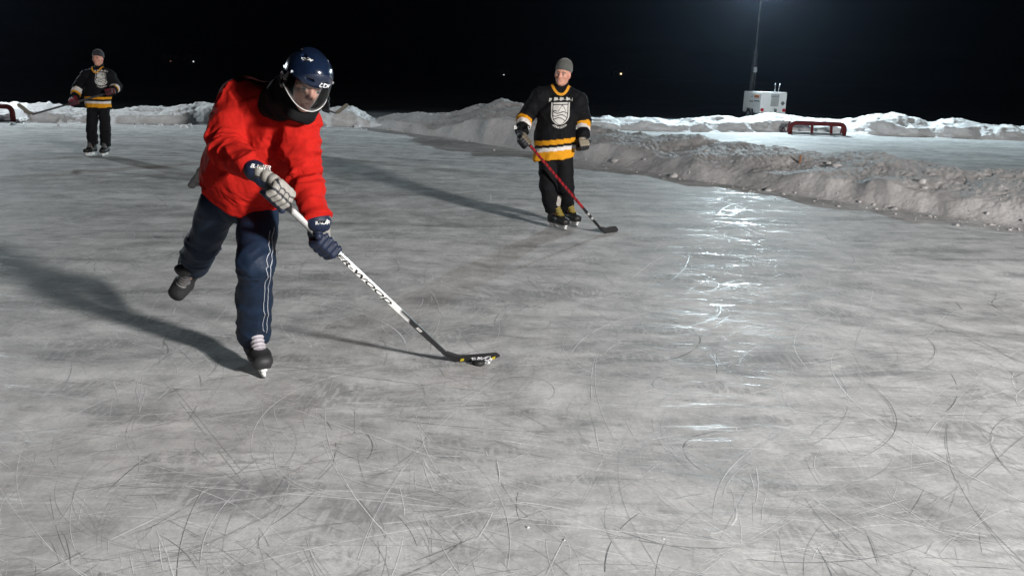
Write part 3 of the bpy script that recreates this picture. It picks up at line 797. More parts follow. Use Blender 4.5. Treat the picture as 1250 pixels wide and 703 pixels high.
def skate(fr, parent, cols):
    (bp, bq, labs, lace), (hv, hq), (bv, bf) = SK
    if fr.z[2] < 0: fr = Frame(fr.o, -fr.x, fr.y)
    c = lbl_col(labs, cols, cols['boot']); c[lace] = cols['laces']
    s = mesh_obj('skate', fr.w(bp), bq, MAT['leather'], parent, colors=c)
    h = mesh_obj('blade_holder', fr.w(hv), hq, MAT['white_plastic'], s)
    mesh_obj('blade', fr.w(bv), bf, MAT['steel'], s, smooth=False)
    return s

# ------------------------------------------------------------------ gloves: five padded fingers curled round g
def glove(name, parent, wrist, elbow, g, axis, out, cols, vox=.006, grip=.020, thumb_end=-1, cuff=.085, size=1.0):
    """axis: index-to-little-finger line is along it; out: side on which the back of the hand lies"""
    wrist, g = np.asarray(wrist, float), np.asarray(g, float)
    a = unit(axis); d = g-wrist; d = unit(d-a*(d @ a)); n = np.asarray(out, float); n = unit(np.cross(a, d)); n = n if n @ np.asarray(out) > 0 else -n
    S = size; arm = unit(elbow-wrist)
    pr = []
    side = unit(np.cross(arm, n))
    kn = g+n*(grip+.026)*1.0+d*.012                          # middle of the knuckle row
    pr.append(cone(wrist-arm*.015, wrist+arm*cuff*S, .046*S, .043*S, 'cuff', .010, side, 1.15))
    pr.append(cone(wrist+arm*cuff*.9*S, wrist+arm*(cuff+.015)*S, .042*S, .040*S, 'cuff_edge', .006, side, 1.15))
    pr.append(cone(lerp(wrist, kn, .05), lerp(wrist, kn, .30), .040*S, .040*S, 'roll', .010, a, 1.15))
    for t_, r_ in ((.38, .027), (.60, .0265), (.82, .026), (1.02, .023)): pr.append(cone(lerp(wrist, kn, t_)-a*.036*S+n*.004, lerp(wrist, kn, t_)+a*.036*S+n*.004, r_*S, r_*S, 'back', .004))
    pr.append(cone(lerp(wrist, g-n*.01, .45), lerp(wrist, g+n*.022, .85), .026*S, .022*S, 'palm', .02, a, 1.5))
    for i, L in enumerate((.95, 1.05, 1.0, .85)):
        o = a*(i-1.5)*.0285*S
        k0 = kn+o
        k1 = g+o+n*(grip*.6)+d*(grip+.030*L); k2 = g+o-n*(grip*.9+.006)+d*(grip+.010)*.9; k3 = g+o-n*(grip+.014)-d*.016*L
        r = .0165*S
        pr.append(cone(lerp(k0, k1, .08), lerp(k0, k1, .80), r*1.12, r*1.08, 'finger', .004))
        pr.append(cone(lerp(k1, k2, .05), lerp(k1, k2, .80), r*1.02, r*.98, 'finger', .004))
        pr.append(cone(lerp(k2, k3, .0), k3, r*.95, r*.82, 'fingertip', .005))
    tb = lerp(wrist, g, .42)+a*thumb_end*.038*S-n*.004
    t1 = g+a*thumb_end*.072*S-d*.012+n*.006; t2 = g+a*thumb_end*.070*S-n*(grip+.012)+d*.008
    pr.append(cone(tb, t1, .023*S, .021*S, 'thumb', .010)); pr.append(cone(t1, t2, .020*S, .016*S, 'thumbtip', .006))
    pts, q, labs, T = sdf_mesh(pr, vox)
    c = lbl_col(labs, cols, cols['cuff'])
    groove_shade = (sdf_mesh.gap < vox*.75) & np.isin(labs, ('back', 'roll', 'finger', 'cuff')); c[groove_shade] = V(.02, .02, .025)      # shade in the grooves between pads, painted into the colour
    return mesh_obj(name, pts, q, MAT['leather'], parent, colors=c), dict(n=n, d=d, a=a, arm=arm, side=side)

# ------------------------------------------------------------------ decals: thin print laid onto a curved surface
def raster_print(name, bvh, o, u, v, n, w, h, cell, fn, m, parent, lift=.004):
    """cells of a w x h patch where fn(s, t) is true become cloth print lying on the surface"""
    nu, nv = int(w/cell), int(h/cell); vid = {}; vs, fs = [], []
    def vert(i, j):
        if (i, j) not in vid:
            p = o+u*((i/nu-.5)*w)+v*((j/nv-.5)*h)
            hit = bvh.ray_cast(Vector(p+n*.25), Vector(-n), .6)
            if hit[0] is None: vid[(i, j)] = None
            else:
                vid[(i, j)] = len(vs); vs.append(np.array(hit[0])+n*lift)
        return vid[(i, j)]
    for i in range(nu):
        for j in range(nv):
            if not fn((i+.5)/nu*2-1, (j+.5)/nv*2-1): continue
            k = [vert(i, j), vert(i+1, j), vert(i+1, j+1), vert(i, j+1)]
            if None not in k: fs.append(k)
    if not fs: return None
    return mesh_obj(name, vs, fs, m, parent)
def strip_print(name, bvh, path, width, m, parent, lift=.003, wdir=None):
    vs, fs = [], []
    for i, p in enumerate(path):
        hit = bvh.find_nearest(Vector(p)); q, nn = np.array(hit[0]), np.array(hit[1])
        t = unit(path[min(i+1, len(path)-1)]-path[max(i-1, 0)]); s = unit(np.cross(nn, t))
        vs += [q+nn*lift-s*width/2, q+nn*lift+s*width/2]
    for i in range(len(path)-1): fs.append((2*i, 2*i+1, 2*i+3, 2*i+2))
    return mesh_obj(name, vs, fs, m, parent)
def text_vf(txt, size, xscale=1.0, shear=0.0):
    cu = bpy.data.curves.new('t', 'FONT'); cu.body = txt; cu.size = size; cu.align_x = 'LEFT'; cu.shear = shear; cu.offset = size*.022; cu.resolution_u = 4
    ob = bpy.data.objects.new('t', cu); COL.objects.link(ob)
    dg = bpy.context.evaluated_depsgraph_get(); me = bpy.data.meshes.new_from_object(ob.evaluated_get(dg))
    v = np.array([q.co[:] for q in me.vertices]); f = [p.vertices[:] for p in me.polygons]
    bpy.data.objects.remove(ob); bpy.data.curves.remove(cu); bpy.data.meshes.remove(me)
    v[:, 0] *= xscale
    return v, f
def text_on(name, txt, bvh, o, u, v, n, size, m, parent, lift=.003, xscale=1.0, shear=0.0):
    tv, tf = text_vf(txt, size, xscale, shear); tv[:, 0] -= tv[:, 0].mean()
    bm = bmesh.new(); vs = [bm.verts.new(c) for c in tv]
    for f in tf:
        try: bm.faces.new([vs[i] for i in f])
        except ValueError: pass
    out = []
    for c in tv:
        p = o+u*c[0]+v*c[1]
        if bvh is None: out.append(p+n*lift); continue
        hit = bvh.ray_cast(Vector(p+n*.1), Vector(-n), .3)
        out.append((np.array(hit[0]) if hit[0] is not None else p)+n*lift)
    bm.free()
    return mesh_obj(name, out, tf, m, parent, smooth=False)

# ------------------------------------------------------------------ sticks
def stick(name, butt, heel, toe_dir, colfn, label, blade_len=.31, blade_mat='tape', tape_len=.10, w=.030, th=.021, shaft_end=.965, face=None):
    butt, heel = np.asarray(butt, float), np.asarray(heel, float)
    r = empty(name, heel)
    ax = unit(heel-butt); L = np.linalg.norm(heel-butt)
    nrm = unit(np.cross(ax, toe_dir)); wd = np.cross(nrm, ax)
    if wd @ toe_dir < 0: wd = -wd
    sn, sw = nrm, wd
    if face is not None:                                 # the shaft is turned in the hands a little
        sn = unit(face-ax*(np.asarray(face) @ ax)); sw = np.cross(sn, ax)
        if sw @ wd < 0: sw = -sw
    N = 60; vs, fs, cs = [], [], []
    prof = [(-1, -.6), (-.75, -1), (.75, -1), (1, -.6), (1, .6), (.75, 1), (-.75, 1), (-1, .6)]
    for i in range(N+1):
        t = i/N; c = butt+ax*L*t*shaft_end
        wk = w/2*(1-.12*sstep(.8, 1, np.array(t)))
        for a, b in prof:
            vs.append(c+sw*wk*a+sn*th/2*b); cs.append(colfn(t, a))
    for i in range(N):
        for k in range(8): fs.append((i*8+k, i*8+(k+1) % 8, i*8+8+(k+1) % 8, i*8+8+k))
    fs += [tuple(range(7, -1, -1)), tuple(N*8+k for k in range(8))]
    sh = mesh_obj('shaft', vs, fs, MAT['shaft'], r, smooth=False, colors=np.array(cs))
    # knob and grip tape at the butt
    v, f = tube_mesh([butt+ax*(-.012), butt, butt+ax*.02, butt+ax*tape_len], [.019, .022, .020, .0185], 10); mesh_obj('grip_tape', v, f, MAT['tape'], r)
    # blade: curved paddle
    n = 18; bv, bf = [], []
    td = unit(toe_dir); upb = unit(-ax-td*((-ax) @ td))
    start = heel-ax*.065
    for i in range(n+1):
        t = i/n; cl = heel+td*(blade_len*t)+nrm*(-.028*t*t)+upb*(.012*t*t)
        hb = .058+.012*math.sin(t*2.6)
        tt = .012-.006*t
        if i == n: hb *= .45
        elif i == n-1: hb *= .86
        lo_, hi_ = cl+upb*(.0 if i < n-1 else .012), cl+upb*hb
        if i == n: lo_ = cl+upb*.02
        sl = wd*0
        if i < 3:                                       # the neck grows out of the shaft
            hi_ = hi_+(-ax)*.025*(3-i)/3
        bv += [lo_-nrm*tt/2, lo_+nrm*tt/2, hi_+nrm*tt/2, hi_-nrm*tt/2]
    for i in range(n):
        for a, b in ((0, 1), (1, 2), (2, 3), (3, 0)): bf.append((i*4+a, i*4+b, i*4+4+b, i*4+4+a))
    bf += [(3, 2, 1, 0), (n*4, n*4+1, n*4+2, n*4+3)]
    bl = mesh_obj('blade', bv, bf, MAT[blade_mat], r, smooth=False)
    v, f = join_vf([(np.array([butt+ax*L*(shaft_end-.03)+wd*a*.014+nrm*b*.010 for a, b in ((-1, -1), (1, -1), (1, 1), (-1, 1))]+[heel+td*(.055 if a > 0 else -.006)+upb*.055*(1 if a > 0 else .3)+nrm*b*.0062 for a, b in ((-1, -1), (1, -1), (1, 1), (-1, 1))]), [(0, 1, 5, 4), (1, 2, 6, 5), (2, 3, 7, 6), (3, 0, 4, 7), (3, 2, 1, 0), (4, 5, 6, 7)])])
    mesh_obj('hosel', v, f, MAT[blade_mat], r, smooth=False)
    tag(r, label, 'hockey stick', 'hockey sticks held by the skaters')
    return r, dict(ax=ax, n=nrm, sn=sn, w=wd, L=L, sh=sh, bl=bl, td=td, up=upb)

# ------------------------------------------------------------------ generic clothed skater
def body_mesh(root, J, hf, hs=1.0):
    """one continuous body under the clothes, head included"""
    pr = []
    pel = J['pelvis']; nk = J['neck']; sd = unit(J['shL']-J['shR'])
    pr += [cone(pel, lerp(pel, nk, .45), .095, .10, 't', .06, sd, 1.3), cone(lerp(pel, nk, .45), lerp(pel, nk, .85), .100, .075, 't', .06, sd, 1.35), cone(lerp(pel, nk, .85), hf.w((0, -.03, -.12)), .055, .055, 'n', .05)]
    for s in 'LR':
        pr += [cone(J['sh'+s], J['el'+s], .052, .042, 'a', .04), cone(J['el'+s], J['wr'+s], .042, .032, 'a', .02), cone(lerp(pel, J['hip'+s], .9), J['kn'+s], .085, .058, 'l', .06), cone(J['kn'+s], J['an'+s], .056, .040, 'l', .03)]
        pr += [cone(lerp(nk, J['sh'+s], .3), J['sh'+s], .06, .055, 's', .05)]
        if 'hand'+s in J: pr += [cone(J['wr'+s], J['hand'+s], .030, .026, 'h', .02)]
        pr += [cone(J['an'+s], J['foot'+s], .036, .030, 'f', .03)]
    p, q, _, _ = sdf_mesh(pr, .014)
    hv, hq, hc = HEAD; hv = hv*hs
    v, f = join_vf([(p, q), (hf.w(hv), hq)])
    c = np.concatenate([np.tile(V(.50, .275, .20), (len(p), 1)), hc])
    return mesh_obj('body', v, f, MAT['skin'], root, colors=c)

def trousers(root, J, m, rad=(.098, .088, .082), vox=.009, seed=11, extra=None, top=.5):
    pel = J['pelvis']; pr = []
    sd = unit(J['hipL']-J['hipR'])
    pr.append(cone(lerp(J['hipL'], J['hipR'], .5)+J['up']*.14, lerp(J['hipL'], J['hipR'], .5)+J['up']*.02, .105, .115, 'seat', .05, sd, 1.25))
    for s in 'LR':
        pr += [cone(J['hip'+s], lerp(J['hip'+s], J['kn'+s], .5), rad[0]*1.08, rad[0]*.96, 'th'+s, .035), cone(lerp(J['hip'+s], J['kn'+s], .5), J['kn'+s], rad[0]*.95, rad[1], 'th'+s, .03),
               cone(J['kn'+s], lerp(J['kn'+s], J['an'+s], .55), rad[1], rad[1]*.97, 'sh'+s, .03), cone(lerp(J['kn'+s], J['an'+s], .55), J['cuf'+s], rad[1]*.97, rad[2], 'sh'+s, .03)]
    planes = [(J['cuf'+s], unit(J['an'+s]-J['kn'+s])) for s in 'LR']
    def cut(p, d):
        for c, n in planes:
            loc = np.linalg.norm(p-c, axis=1) < .2
            inner = d+.012
            e = (p-c) @ n-.02
            d = np.where(loc, np.maximum(d, np.where(e > -.06, np.maximum(e, -inner), -1)), d)
        return d
    p, q, labs, T = sdf_mesh(pr, vox, cut)
    n = vnormals(p, q); disp = 0
    for s in 'LR':
        ax1, ax2 = J['kn'+s]-J['hip'+s], J['an'+s]-J['kn'+s]
        m1 = (labs == 'th'+s); m2 = (labs == 'sh'+s)
        disp = disp+m1*(.006*wrinkle(p, ax1+1.2*sd*np.linalg.norm(ax1), .11, 4, seed))+near(p, J['kn'+s], .13)*.006*wrinkle(p, ax1+ax2+.3*sd, .06, 2, seed+1, .9)
        disp = disp+m2*(.004*wrinkle(p, ax2+.5*sd*np.linalg.norm(ax2), .10, 2.5, seed+2, .9)+.009*wrinkle(p, np.cross(ax2, sd)+ax2*.25, .09, 6, seed+3))+near(p, J['cuf'+s], .10)*.006*wrinkle(p, ax2+.4*sd, .045, 3, seed+4, .9)
    p = p+n*np.asarray(disp)[:, None]
    return mesh_obj('trousers', p, q, m, root, colors=extra(p, labs, T) if extra else None)

def jersey(root, J, hem_c, hem_n, R, vox, m, colfn=None, seed=21, amp=1.0, name='jersey', hem_side=None, more=()):
    """R: dict of radii. hem_c/hem_n: a plane (n points out of the cloth, downwards)"""
    nk, pel = J['neck'], J['pelvis']; sd = unit(J['shL']-J['shR']); hs = unit(hem_side) if hem_side is not None else sd
    chest = lerp(pel, nk, .66)
    pr = [cone(hem_c+hem_n*.05, lerp(hem_c, chest, .5), R['hem'], R['waist'], 'torso', .05, hs, R.get('hsx', 1.35)), cone(lerp(hem_c, chest, .5), chest, R['waist'], R['chest'], 'torso', .06, unit(hs+sd), 1.38),
          cone(chest, lerp(pel, nk, .86), R['chest'], R['chest']*.80, 'torso', .06, sd, 1.42), cone(lerp(pel, nk, .84), nk, .085, R.get('neck', .072), 'yoke', .06, sd, 1.15)]
    for s in 'LR':
        sh, el, wr = J['sh'+s], J['el'+s], J['wr'+s]
        pr += [cone(lerp(nk, sh, .35), sh, .078, R['sh'], 'yoke', .06), cone(sh, lerp(sh, el, .5), R['sh'], R['arm'], 'up'+s, .05), cone(lerp(sh, el, .5), el, R['arm'], R['el'], 'up'+s, .03),
               cone(el, lerp(el, wr, .5), R['el'], R['el']*.92, 'fo'+s, .03), cone(lerp(el, wr, .5), lerp(el, wr, .93), R['el']*.92, R['cuff'], 'fo'+s, .02)]
    pr += list(more)
    def cut(p, d):
        e = (p-hem_c) @ hem_n
        loc = np.linalg.norm(p-hem_c, axis=1) < .42
        inner = d+.012
        h = np.where(e > -.10, np.maximum(e, -inner), -1.0)
        return np.where(loc, np.maximum(d, h), d)
    p, q, labs, T = sdf_mesh(pr, vox, cut)
    n = vnormals(p, q); n0 = n
    c = colfn(p, labs, T) if colfn else None
    disp = np.zeros(len(p)); tor = (labs == 'torso')
    up = unit(nk-pel)
    low = np.clip(1-((p-hem_c) @ (-hem_n))/.5, 0, 1)
    disp += amp*tor*(.011*wrinkle(p, sd+.25*up, .13, 4.5, seed)*(.35+.65*low)+.007*wrinkle(p, sd-.6*up, .08, 5, seed+1))
    for s in 'LR':
        sh, el, wr = J['sh'+s], J['el'+s], J['wr'+s]; au, af = el-sh, wr-el
        disp += amp*(labs == 'up'+s)*(.010*wrinkle(p, unit(au)+.35*sd, .075, 2.6, seed+2))
        disp += amp*(labs == 'fo'+s)*(.011*wrinkle(p, unit(af)+.2*up, .055, 2.6, seed+3))
        disp += amp*near(p, el, .13)*.012*wrinkle(p, unit(au)+unit(af), .045, 3, seed+4)
        disp += amp*near(p, lerp(sh, pel, .28), .17)*.013*wrinkle(p, unit(au)*.5+sd*(1 if s == 'L' else -1), .065, 4, seed+5)
    disp += amp*(labs == 'yoke')*.006*wrinkle(p, sd, .09, 3, seed+6)
    disp += amp*(.004*fbm(p*9, 2, seed+7)+.0035*wrinkle(p, sd*.8+up*.5, .035, 3, seed+9, .9)*sstep(-.1, .6, fbm(p*4, 2, seed+10)))
    p = p+n*disp[:, None]
    return mesh_obj(name, p, q, m, root, colors=c)

def beanie(root, hf, m, drop=.0):
    pr = [ell((0, -.020, .042), (.089, .112, .098), 'top', .02), cone((0, -.022, .040+drop), (0, -.022, .075), .088, .085, 'band', .012, V(0, 1, 0), 1.22)]
    p, q, labs, T = sdf_mesh(pr, .006, lambda p, d: np.maximum(np.maximum(d, -(d+.011)), (.028+drop+.18*(p[:, 1])) if False else (.030+drop+.22*p[:, 1])-p[:, 2]))
    n = vnormals(p, q); ang = np.arctan2(p[:, 0], p[:, 1]+.02)
    p = p+n*(.0022*np.sin(ang*34)*(labs == 'band'))[:, None]
    return mesh_obj('beanie', hf.w(p), q, m, root)

# crest: a shield with hills and waves, ragged word above, small word on an arc below
def crest_fn(s, t):
    y = t*1.0
    if y > .70:                                            # ragged word
        if abs(s) > .92: return False
        k = (s+1)*6.4; b = k-math.floor(k); i = int(k)
        arch = .05*(1-s*s)
        top = .90-.05*(i % 3)+.03*math.sin(i*2.1)+arch; bot = .72+.03*((i*7) % 3)-.04*(abs(s) > .75)+arch*.6
        if not bot < y < top: return False
        if b < .07: return False
        return not ((.45 < b < .58 and (y < (top+bot)/2-.02 if i % 2 else y > (top+bot)/2+.03)))
    if -.66 < y <= .66:                                    # shield
        wd = .74 if y > -.05 else .74*math.sqrt(max(0, 1-((y+.05)/.61)**2))
        if abs(s) > wd: return False
        if wd-.17 < abs(s) < wd-.10 or (.50 < y < .545 and abs(s) < wd-.1): return False
        if abs(s) > wd-.17 : return True
        if y > .12: return not (abs(y-(.40-.55*abs(s-.1)+.1*math.sin(s*9))) < .028)
        for j in range(3):
            if abs(y-(.06-.19*j+.07*math.sin(s*5.5+j*.9)-.12*s)) < .026: return False
        return True
    r = math.hypot(s, (y-.10)*1.02)                        # word on the arc below
    if .86 < r < .99 and y < -.42:
        a = math.atan2(s, -(y-.1))*11; return (a-math.floor(a)) > .28 and math.sin(a*9.1) > -.75
    return False
def crest(j, J, o, u, v, n, w, h, cell):
    return raster_print('crest', bvh_of(j), o, u, v, n, w, h, cell, crest_fn, MAT['crest'], j)

BLK, YEL, WHT = V(.006, .006, .007), V(.62, .27, .012), V(.62, .58, .55)
def team_cols(J, hem_c, hem_n, bands, sleeve, collar=True):
    def fn(p, labs, T):
        c = np.tile(BLK, (len(p), 1)); e = -((p-hem_c) @ hem_n)
        tor = (labs == 'torso')
        for a, b, k in bands: c[tor & (e > a) & (e < b)] = k
        for s in 'LR':
            ax, au = J['wr'+s]-J['el'+s], J['el'+s]-J['sh'+s]; t = ((p-J['el'+s]) @ ax)/(ax @ ax); tu = ((p-J['sh'+s]) @ au)/(au @ au)
            m = np.where(labs == 'fo'+s, np.linalg.norm(ax)*(1-t), np.where(labs == 'up'+s, np.linalg.norm(ax)+np.linalg.norm(au)*(1-tu), 9))
            for a, b, k in sleeve: c[(m > a) & (m < b)] = k
        if collar:
            d = np.linalg.norm(p-J['neck'], axis=1)
            fr = J['collar']; e = (p-fr[0]) @ fr[1]
            c[(e > -.012) & (e < .026) & (d < .125)] = YEL
        return c
    return fn

# ================================================================== PLAYER IN RED
def red_player():
    J = dict(pelvis=P(292, 243, 4.44), neck=P(336, 128, 4.10), shR=P(293, 124, 4.22), shL=P(365, 152, 4.06), elR=P(275, 183, 4.02), elL=P(371, 214, 4.03),
             wrR=P(307, 205, 3.82), wrL=P(387, 263, 3.91), hipR=P(268, 250, 4.45), hipL=P(316, 252, 4.40), knR=P(247, 298, 4.68), knL=P(312, 320, 4.10),
             anR=P(237, 321, 5.02), anL=P(309, 424, 4.34))
    J['up'] = unit(J['neck']-J['pelvis'])
    frL = skate_frame(G(313, 455)+V(0, .03, 0), V(.50, -.87, 0))
    fdir = unit(P(213, 355, 4.96)-P(239, 322, 5.04)); x_ = unit(np.cross(fdir, V(.1, -1, .3)))
    frR = Frame((0, 0, 0), x_, fdir); frR.o = J['anR']-frR.R @ (V(0, -.075, .20)*SKS)
    J['anL'], J['footL'] = ankle(frL); J['anR'], J['footR'] = ankle(frR)
    J['cufL'] = J['anL']+V(0, .01, -.035); J['cufR'] = lerp(J['knR'], J['anR'], 1.10)
    root = empty('person', G(312, 456))
    tag(root, 'skater in red jersey and blue visored helmet leaning over a stick on one leg', 'person', 'skaters on the ice')
    hf = face_frame(P(375, 100, 3.90), 27, 24, -15)
    # stick first: the hands close on it
    butt, heel = P(335, 238, 3.74), G(554, 441.5)
    heel = heel+V(0, 0, .004)
    def scol(t, a):
        if t < .075: return (.014, .014, .015)
        if t < .20: return (.72, .72, .70) if a > -.2+(t-.075)*9 or a < -.9 else (.014, .014, .015)
        if t < .655: return (.72, .72, .70)
        if t < .735: return (.72, .72, .70) if a < .9-(t-.655)*22 else (.014, .014, .015)
        return (.014, .014, .015)
    toe = G(612, 445)-G(554, 443)
    st, S = stick('hockey_stick', butt, heel, unit(toe), scol, 'black and white hockey stick with big black lettering, held by the red skater', .275, face=unit(CAM-lerp(butt, heel, .5))+V(-.25, 0, -.1))
    at = lambda px: min((butt+S['ax']*S['L']*t for t in np.linspace(0, 1, 400)), key=lambda q: abs(PR(q)[0]-px))
    # lettering on the wide face that looks at the camera
    nf = S['n'] if S['n'] @ (CAM-heel) > 0 else -S['n']
    nb = nf; nf = S['sn']
    tu = S['ax']; tv_ = np.cross(nf, tu)
    tv, tf = text_vf('SHER-WOOD', .030, 1.0, .25)
    x0, x1 = tv[:, 0].min(), tv[:, 0].max(); a0 = (at(393)-butt) @ S['ax']; a1 = (at(477)-butt) @ S['ax']
    tv[:, 0] = (tv[:, 0]-x0)/(x1-x0)*(a1-a0)+a0; ym = (tv[:, 1].max()+tv[:, 1].min())/2; tv[:, 1] = (tv[:, 1]-ym)*.0225/(tv[:, 1].max()-tv[:, 1].min())
    mesh_obj('lettering', [butt+tu*a+tv_*b+nf*(.0105+.0015) for a, b, _ in tv], tf, MAT['black_print'], st, smooth=False)
    tv, tf = text_vf('5030', .020, 1.2, .25); a0 = (at(508)-butt) @ S['ax']
    mesh_obj('logo', [butt+tu*(a+a0)+tv_*(b-.006)+nf*(.0105+.0015) for a, b, _ in tv], tf, MAT['white_print'], st, smooth=False)
    # yellow marks and rubbed snow on the blade
    def on_blade(a, b): return heel+S['td']*a+S['up']*b+S['n']*(-.028*(a/.275)**2)+nb*.008
    for a in (.050, .235):
        mesh_obj('blade_mark', [on_blade(a-.012, .012), on_blade(a+.012, .020), on_blade(a+.014, .048), on_blade(a-.006, .040)], [(0, 1, 2, 3)], MAT['yellow'], st, smooth=False)
    g = np.random.default_rng(4); parts = []
    bm = bmesh.new(); bmesh.ops.create_icosphere(bm, subdivisions=1, radius=1.0); bv = np.array([v.co[:] for v in bm.verts]); bf = [[v.index for v in f.verts] for f in bm.faces]; bm.free()
    for i in range(120):
        a = .10+.13*g.random(); b = .004+.05*g.random()**1.4
        parts.append((bv*(.0015+.004*g.random()**2)+on_blade(a, b), bf))
    for i in range(60):
        a = .08+.14*g.random(); parts.append((bv*(.003+.008*g.random()**2)+on_blade(a, .0)+nb*.03*g.random()-S['up']*0, bf))
    v, f = join_vf(parts); mesh_obj('snow_on_blade', v, f, MAT['snow_clean'], st)
    # puck against the blade
    pc = G(584, 444.5)+V(0, 0, .0127)
    v, f = tube_mesh([pc-V(0, 0, .0127), pc-V(0, 0, .010), pc+V(0, 0, .010), pc+V(0, 0, .0127)], [.036, .0381, .0381, .036], 28)
    tag(mesh_obj('puck', v, f, MAT['rubber']), 'black rubber puck on the ice against the blade of the red skater\'s stick', 'puck')

    body_mesh(root, J, hf, 1.07)
    # trousers
    tr = trousers(root, J, MAT['navy_cloth'], (.100, .090, .086), .008, 11)
    tb = bvh_of(tr)
    outw = unit(J['hipL']-J['hipR'])
    for off, wdt in ((.0, .005), (.024, .004)):
        path = []
        for t in np.linspace(0, 1, 40):
            c = lerp(J['hipL'], J['knL'], .30+t*1.4) if t < .5 else lerp(J['knL'], J['cufL'], (t-.5)*2*.98)
            path.append(c+outw*.14+V(-.0, -.06-off*2.2, 0)+V(.004*math.sin(t*30), 0, 0))
        strip_print('side_stripe', tb, path, wdt, MAT['stripe'], tr)
    path = [lerp(J['hipR'], J['knR'], .1+t*.85)-outw*.14+V(0, -.05, 0) for t in np.linspace(0, 1, 30)]
    strip_print('side_stripe', tb, path, .005, MAT['grey_print'], tr)
    # jersey
    hem_c = P(291, 236, 4.36); hem_n = unit(-J['up']+.10*unit(J['shR']-J['shL'])+V(0, 0, -.15))
    jr = jersey(root, J, hem_c, hem_n, dict(hem=.160, waist=.170, chest=.158, sh=.094, arm=.086, el=.074, cuff=.066, hsx=1.34), .0065, MAT['red_cloth'], None, 21, 1.15, hem_side=unit(J['hipL']-J['hipR']), more=[cone(P(304, 120, 4.27), P(332, 124, 4.20), .088, .082, 'yoke', .08), cone(P(284, 140, 4.26), P(272, 172, 4.10), .085, .075, 'yoke', .06)])
    # grey shirt tail at the back of the hip
    a = P(247, 206, 4.47)
    p, q, _, _ = sdf_mesh([cone(a, P(236, 225, 4.52), .012, .022, 's', .02, V(0, 1, 0), 2.0), cone(a, P(241, 222, 4.50), .014, .02, 's', .02)], .005)
    p = p+vnormals(p, q)*(.005*wrinkle(p, V(1, 0, .2), .03, 4, 3))[:, None]
    mesh_obj('shirt_tail', p, q, MAT['shirt'] if 'shirt' in MAT else MAT['grey_print'], root)
    # neck gaiter
    nkf = P(343, 134, 3.98)
    pr = [cone(hf.w((-.02, .045, -.135)), hf.w((.02, .045, -.135)), .050, .050, 'g', .04), cone(hf.w((0, -.01, -.085)), lerp(J['neck'], nkf, .3), .082, .088, 'g', .03), cone(hf.w((-.03, .02, -.095)), P(341, 128, 4.00), .062, .058, 'g', .04), cone(P(338, 122, 4.01), P(344, 140, 3.965), .048, .020, 'g', .03), cone(hf.w((0, -.05, -.02)), lerp(J['neck'], hf.o, .3), .085, .09, 'g', .03)]
    p, q, _, _ = sdf_mesh(pr, .007)
    p = p+vnormals(p, q)*(.007*wrinkle(p, hf.o-J['neck'], .045, 3, 5))[:, None]
    mesh_obj('neck_warmer', p, q, MAT['black_cloth'], root)
    # helmet
    NAVY, DK = V(.006, .0125, .032), V(.006, .007, .010)
    pr = [ell((0, -.012, .036), (.108, .134, .102), 'shell', .02), ell((0, .020, .062), (.082, .104, .080), 'shell', .02), cone((0, .090, .088), (0, -.06, .112), .024, .026, 'crest', .03, V(1, 0, 0), 1.6),
          cone((.098, -.02, -.005), (.090, -.03, -.065), .020, .014, 'ear', .02, V(0, 1, 0), 1.9), cone((-.098, -.02, -.005), (-.090, -.03, -.065), .020, .014, 'ear', .02, V(0, 1, 0), 1.9)]
    def hcut(p, d):
        inner = prim_d(ell((0, -.012, .035), (.094, .119, .099)), p)[0]
        x, y, z = p[:, 0], p[:, 1], p[:, 2]
        d = np.maximum(d, -inner)
        edge = np.where(y > .02, .026, .026-.095*sstep(.02, -.015, y))         # lower rim
        d = np.maximum(d, edge-z)
        for s in (-1, 1):                                                       # ear hole, vents
            d = np.maximum(d, -prim_d(ell((s*.105, -.018, -.022), (.05, .017, .024)), p)[0])
            for cy, cz, ry in ((.03, .098, .030), (-.055, .105, .030)):
                e = prim_d(ell((s*.060, cy, cz), (.010, ry, .05)), p)[0]
                d = np.maximum(d, -np.maximum(e, -(prim_d(ell((0, -.012, .035), (.101, .127, .104)), p)[0])))
            e = prim_d(ell((s*.034, .120, .058), (.020, .03, .007)), p)[0]; d = np.maximum(d, -np.maximum(e, -(prim_d(ell((0, -.012, .035), (.1, .126, .1)), p)[0])))
        return d
    p, q, labs, T = sdf_mesh(pr, .0042, hcut)
    nn = vnormals(p, q)
    c = np.tile(NAVY, (len(p), 1))
    inner = prim_d(ell((0, -.012, .035), (.104, .129, .105)), p)[0]; c[inner < -.004] = DK
    c[labs == 'ear'] = DK
    hel = mesh_obj('helmet', hf.w(p), q, MAT['helmet'], root, colors=c)
    hb = bvh_of(hel)
    def logo(txt, o, u, v, n, size):
        n = unit(n); v = unit(unit(v)-n*(unit(v) @ n)); u = np.cross(v, n)*math.cos(u)+v*math.sin(u); v = np.cross(n, u)
        text_on('logo', txt, hb, hf.w(o), hf.R @ u, hf.R @ v, hf.R @ n, size, MAT['white_print'], hel, .002, 1.25, .3)
    logo('CCM', (-.040, .125, .040), 0, (0, -.1, 1), (-.3, 1, .15), .024)
    logo('CCM', (.060, .05, .118), -.5, (0, -.7, 1), (.4, .5, 1), .020)
    for s in (-1, 1):
        for y_, z_ in ((.045, .045), (-.06, .02)):
            h = hb.ray_cast(Vector(hf.w((s*.3, y_, z_))), Vector(hf.R @ V(-s, 0, 0)))
            if h[0] is not None:
                k = np.array(h[0]); nr = hf.R @ V(s, 0, 0); v, f = tube_mesh([k-nr*.003, k+nr*.004], .007, 10); mesh_obj('screw', v, f, MAT['steel'], hel, smooth=False)
    # clear full visor
    vs, fs = [], []; na, nz = 34, 14
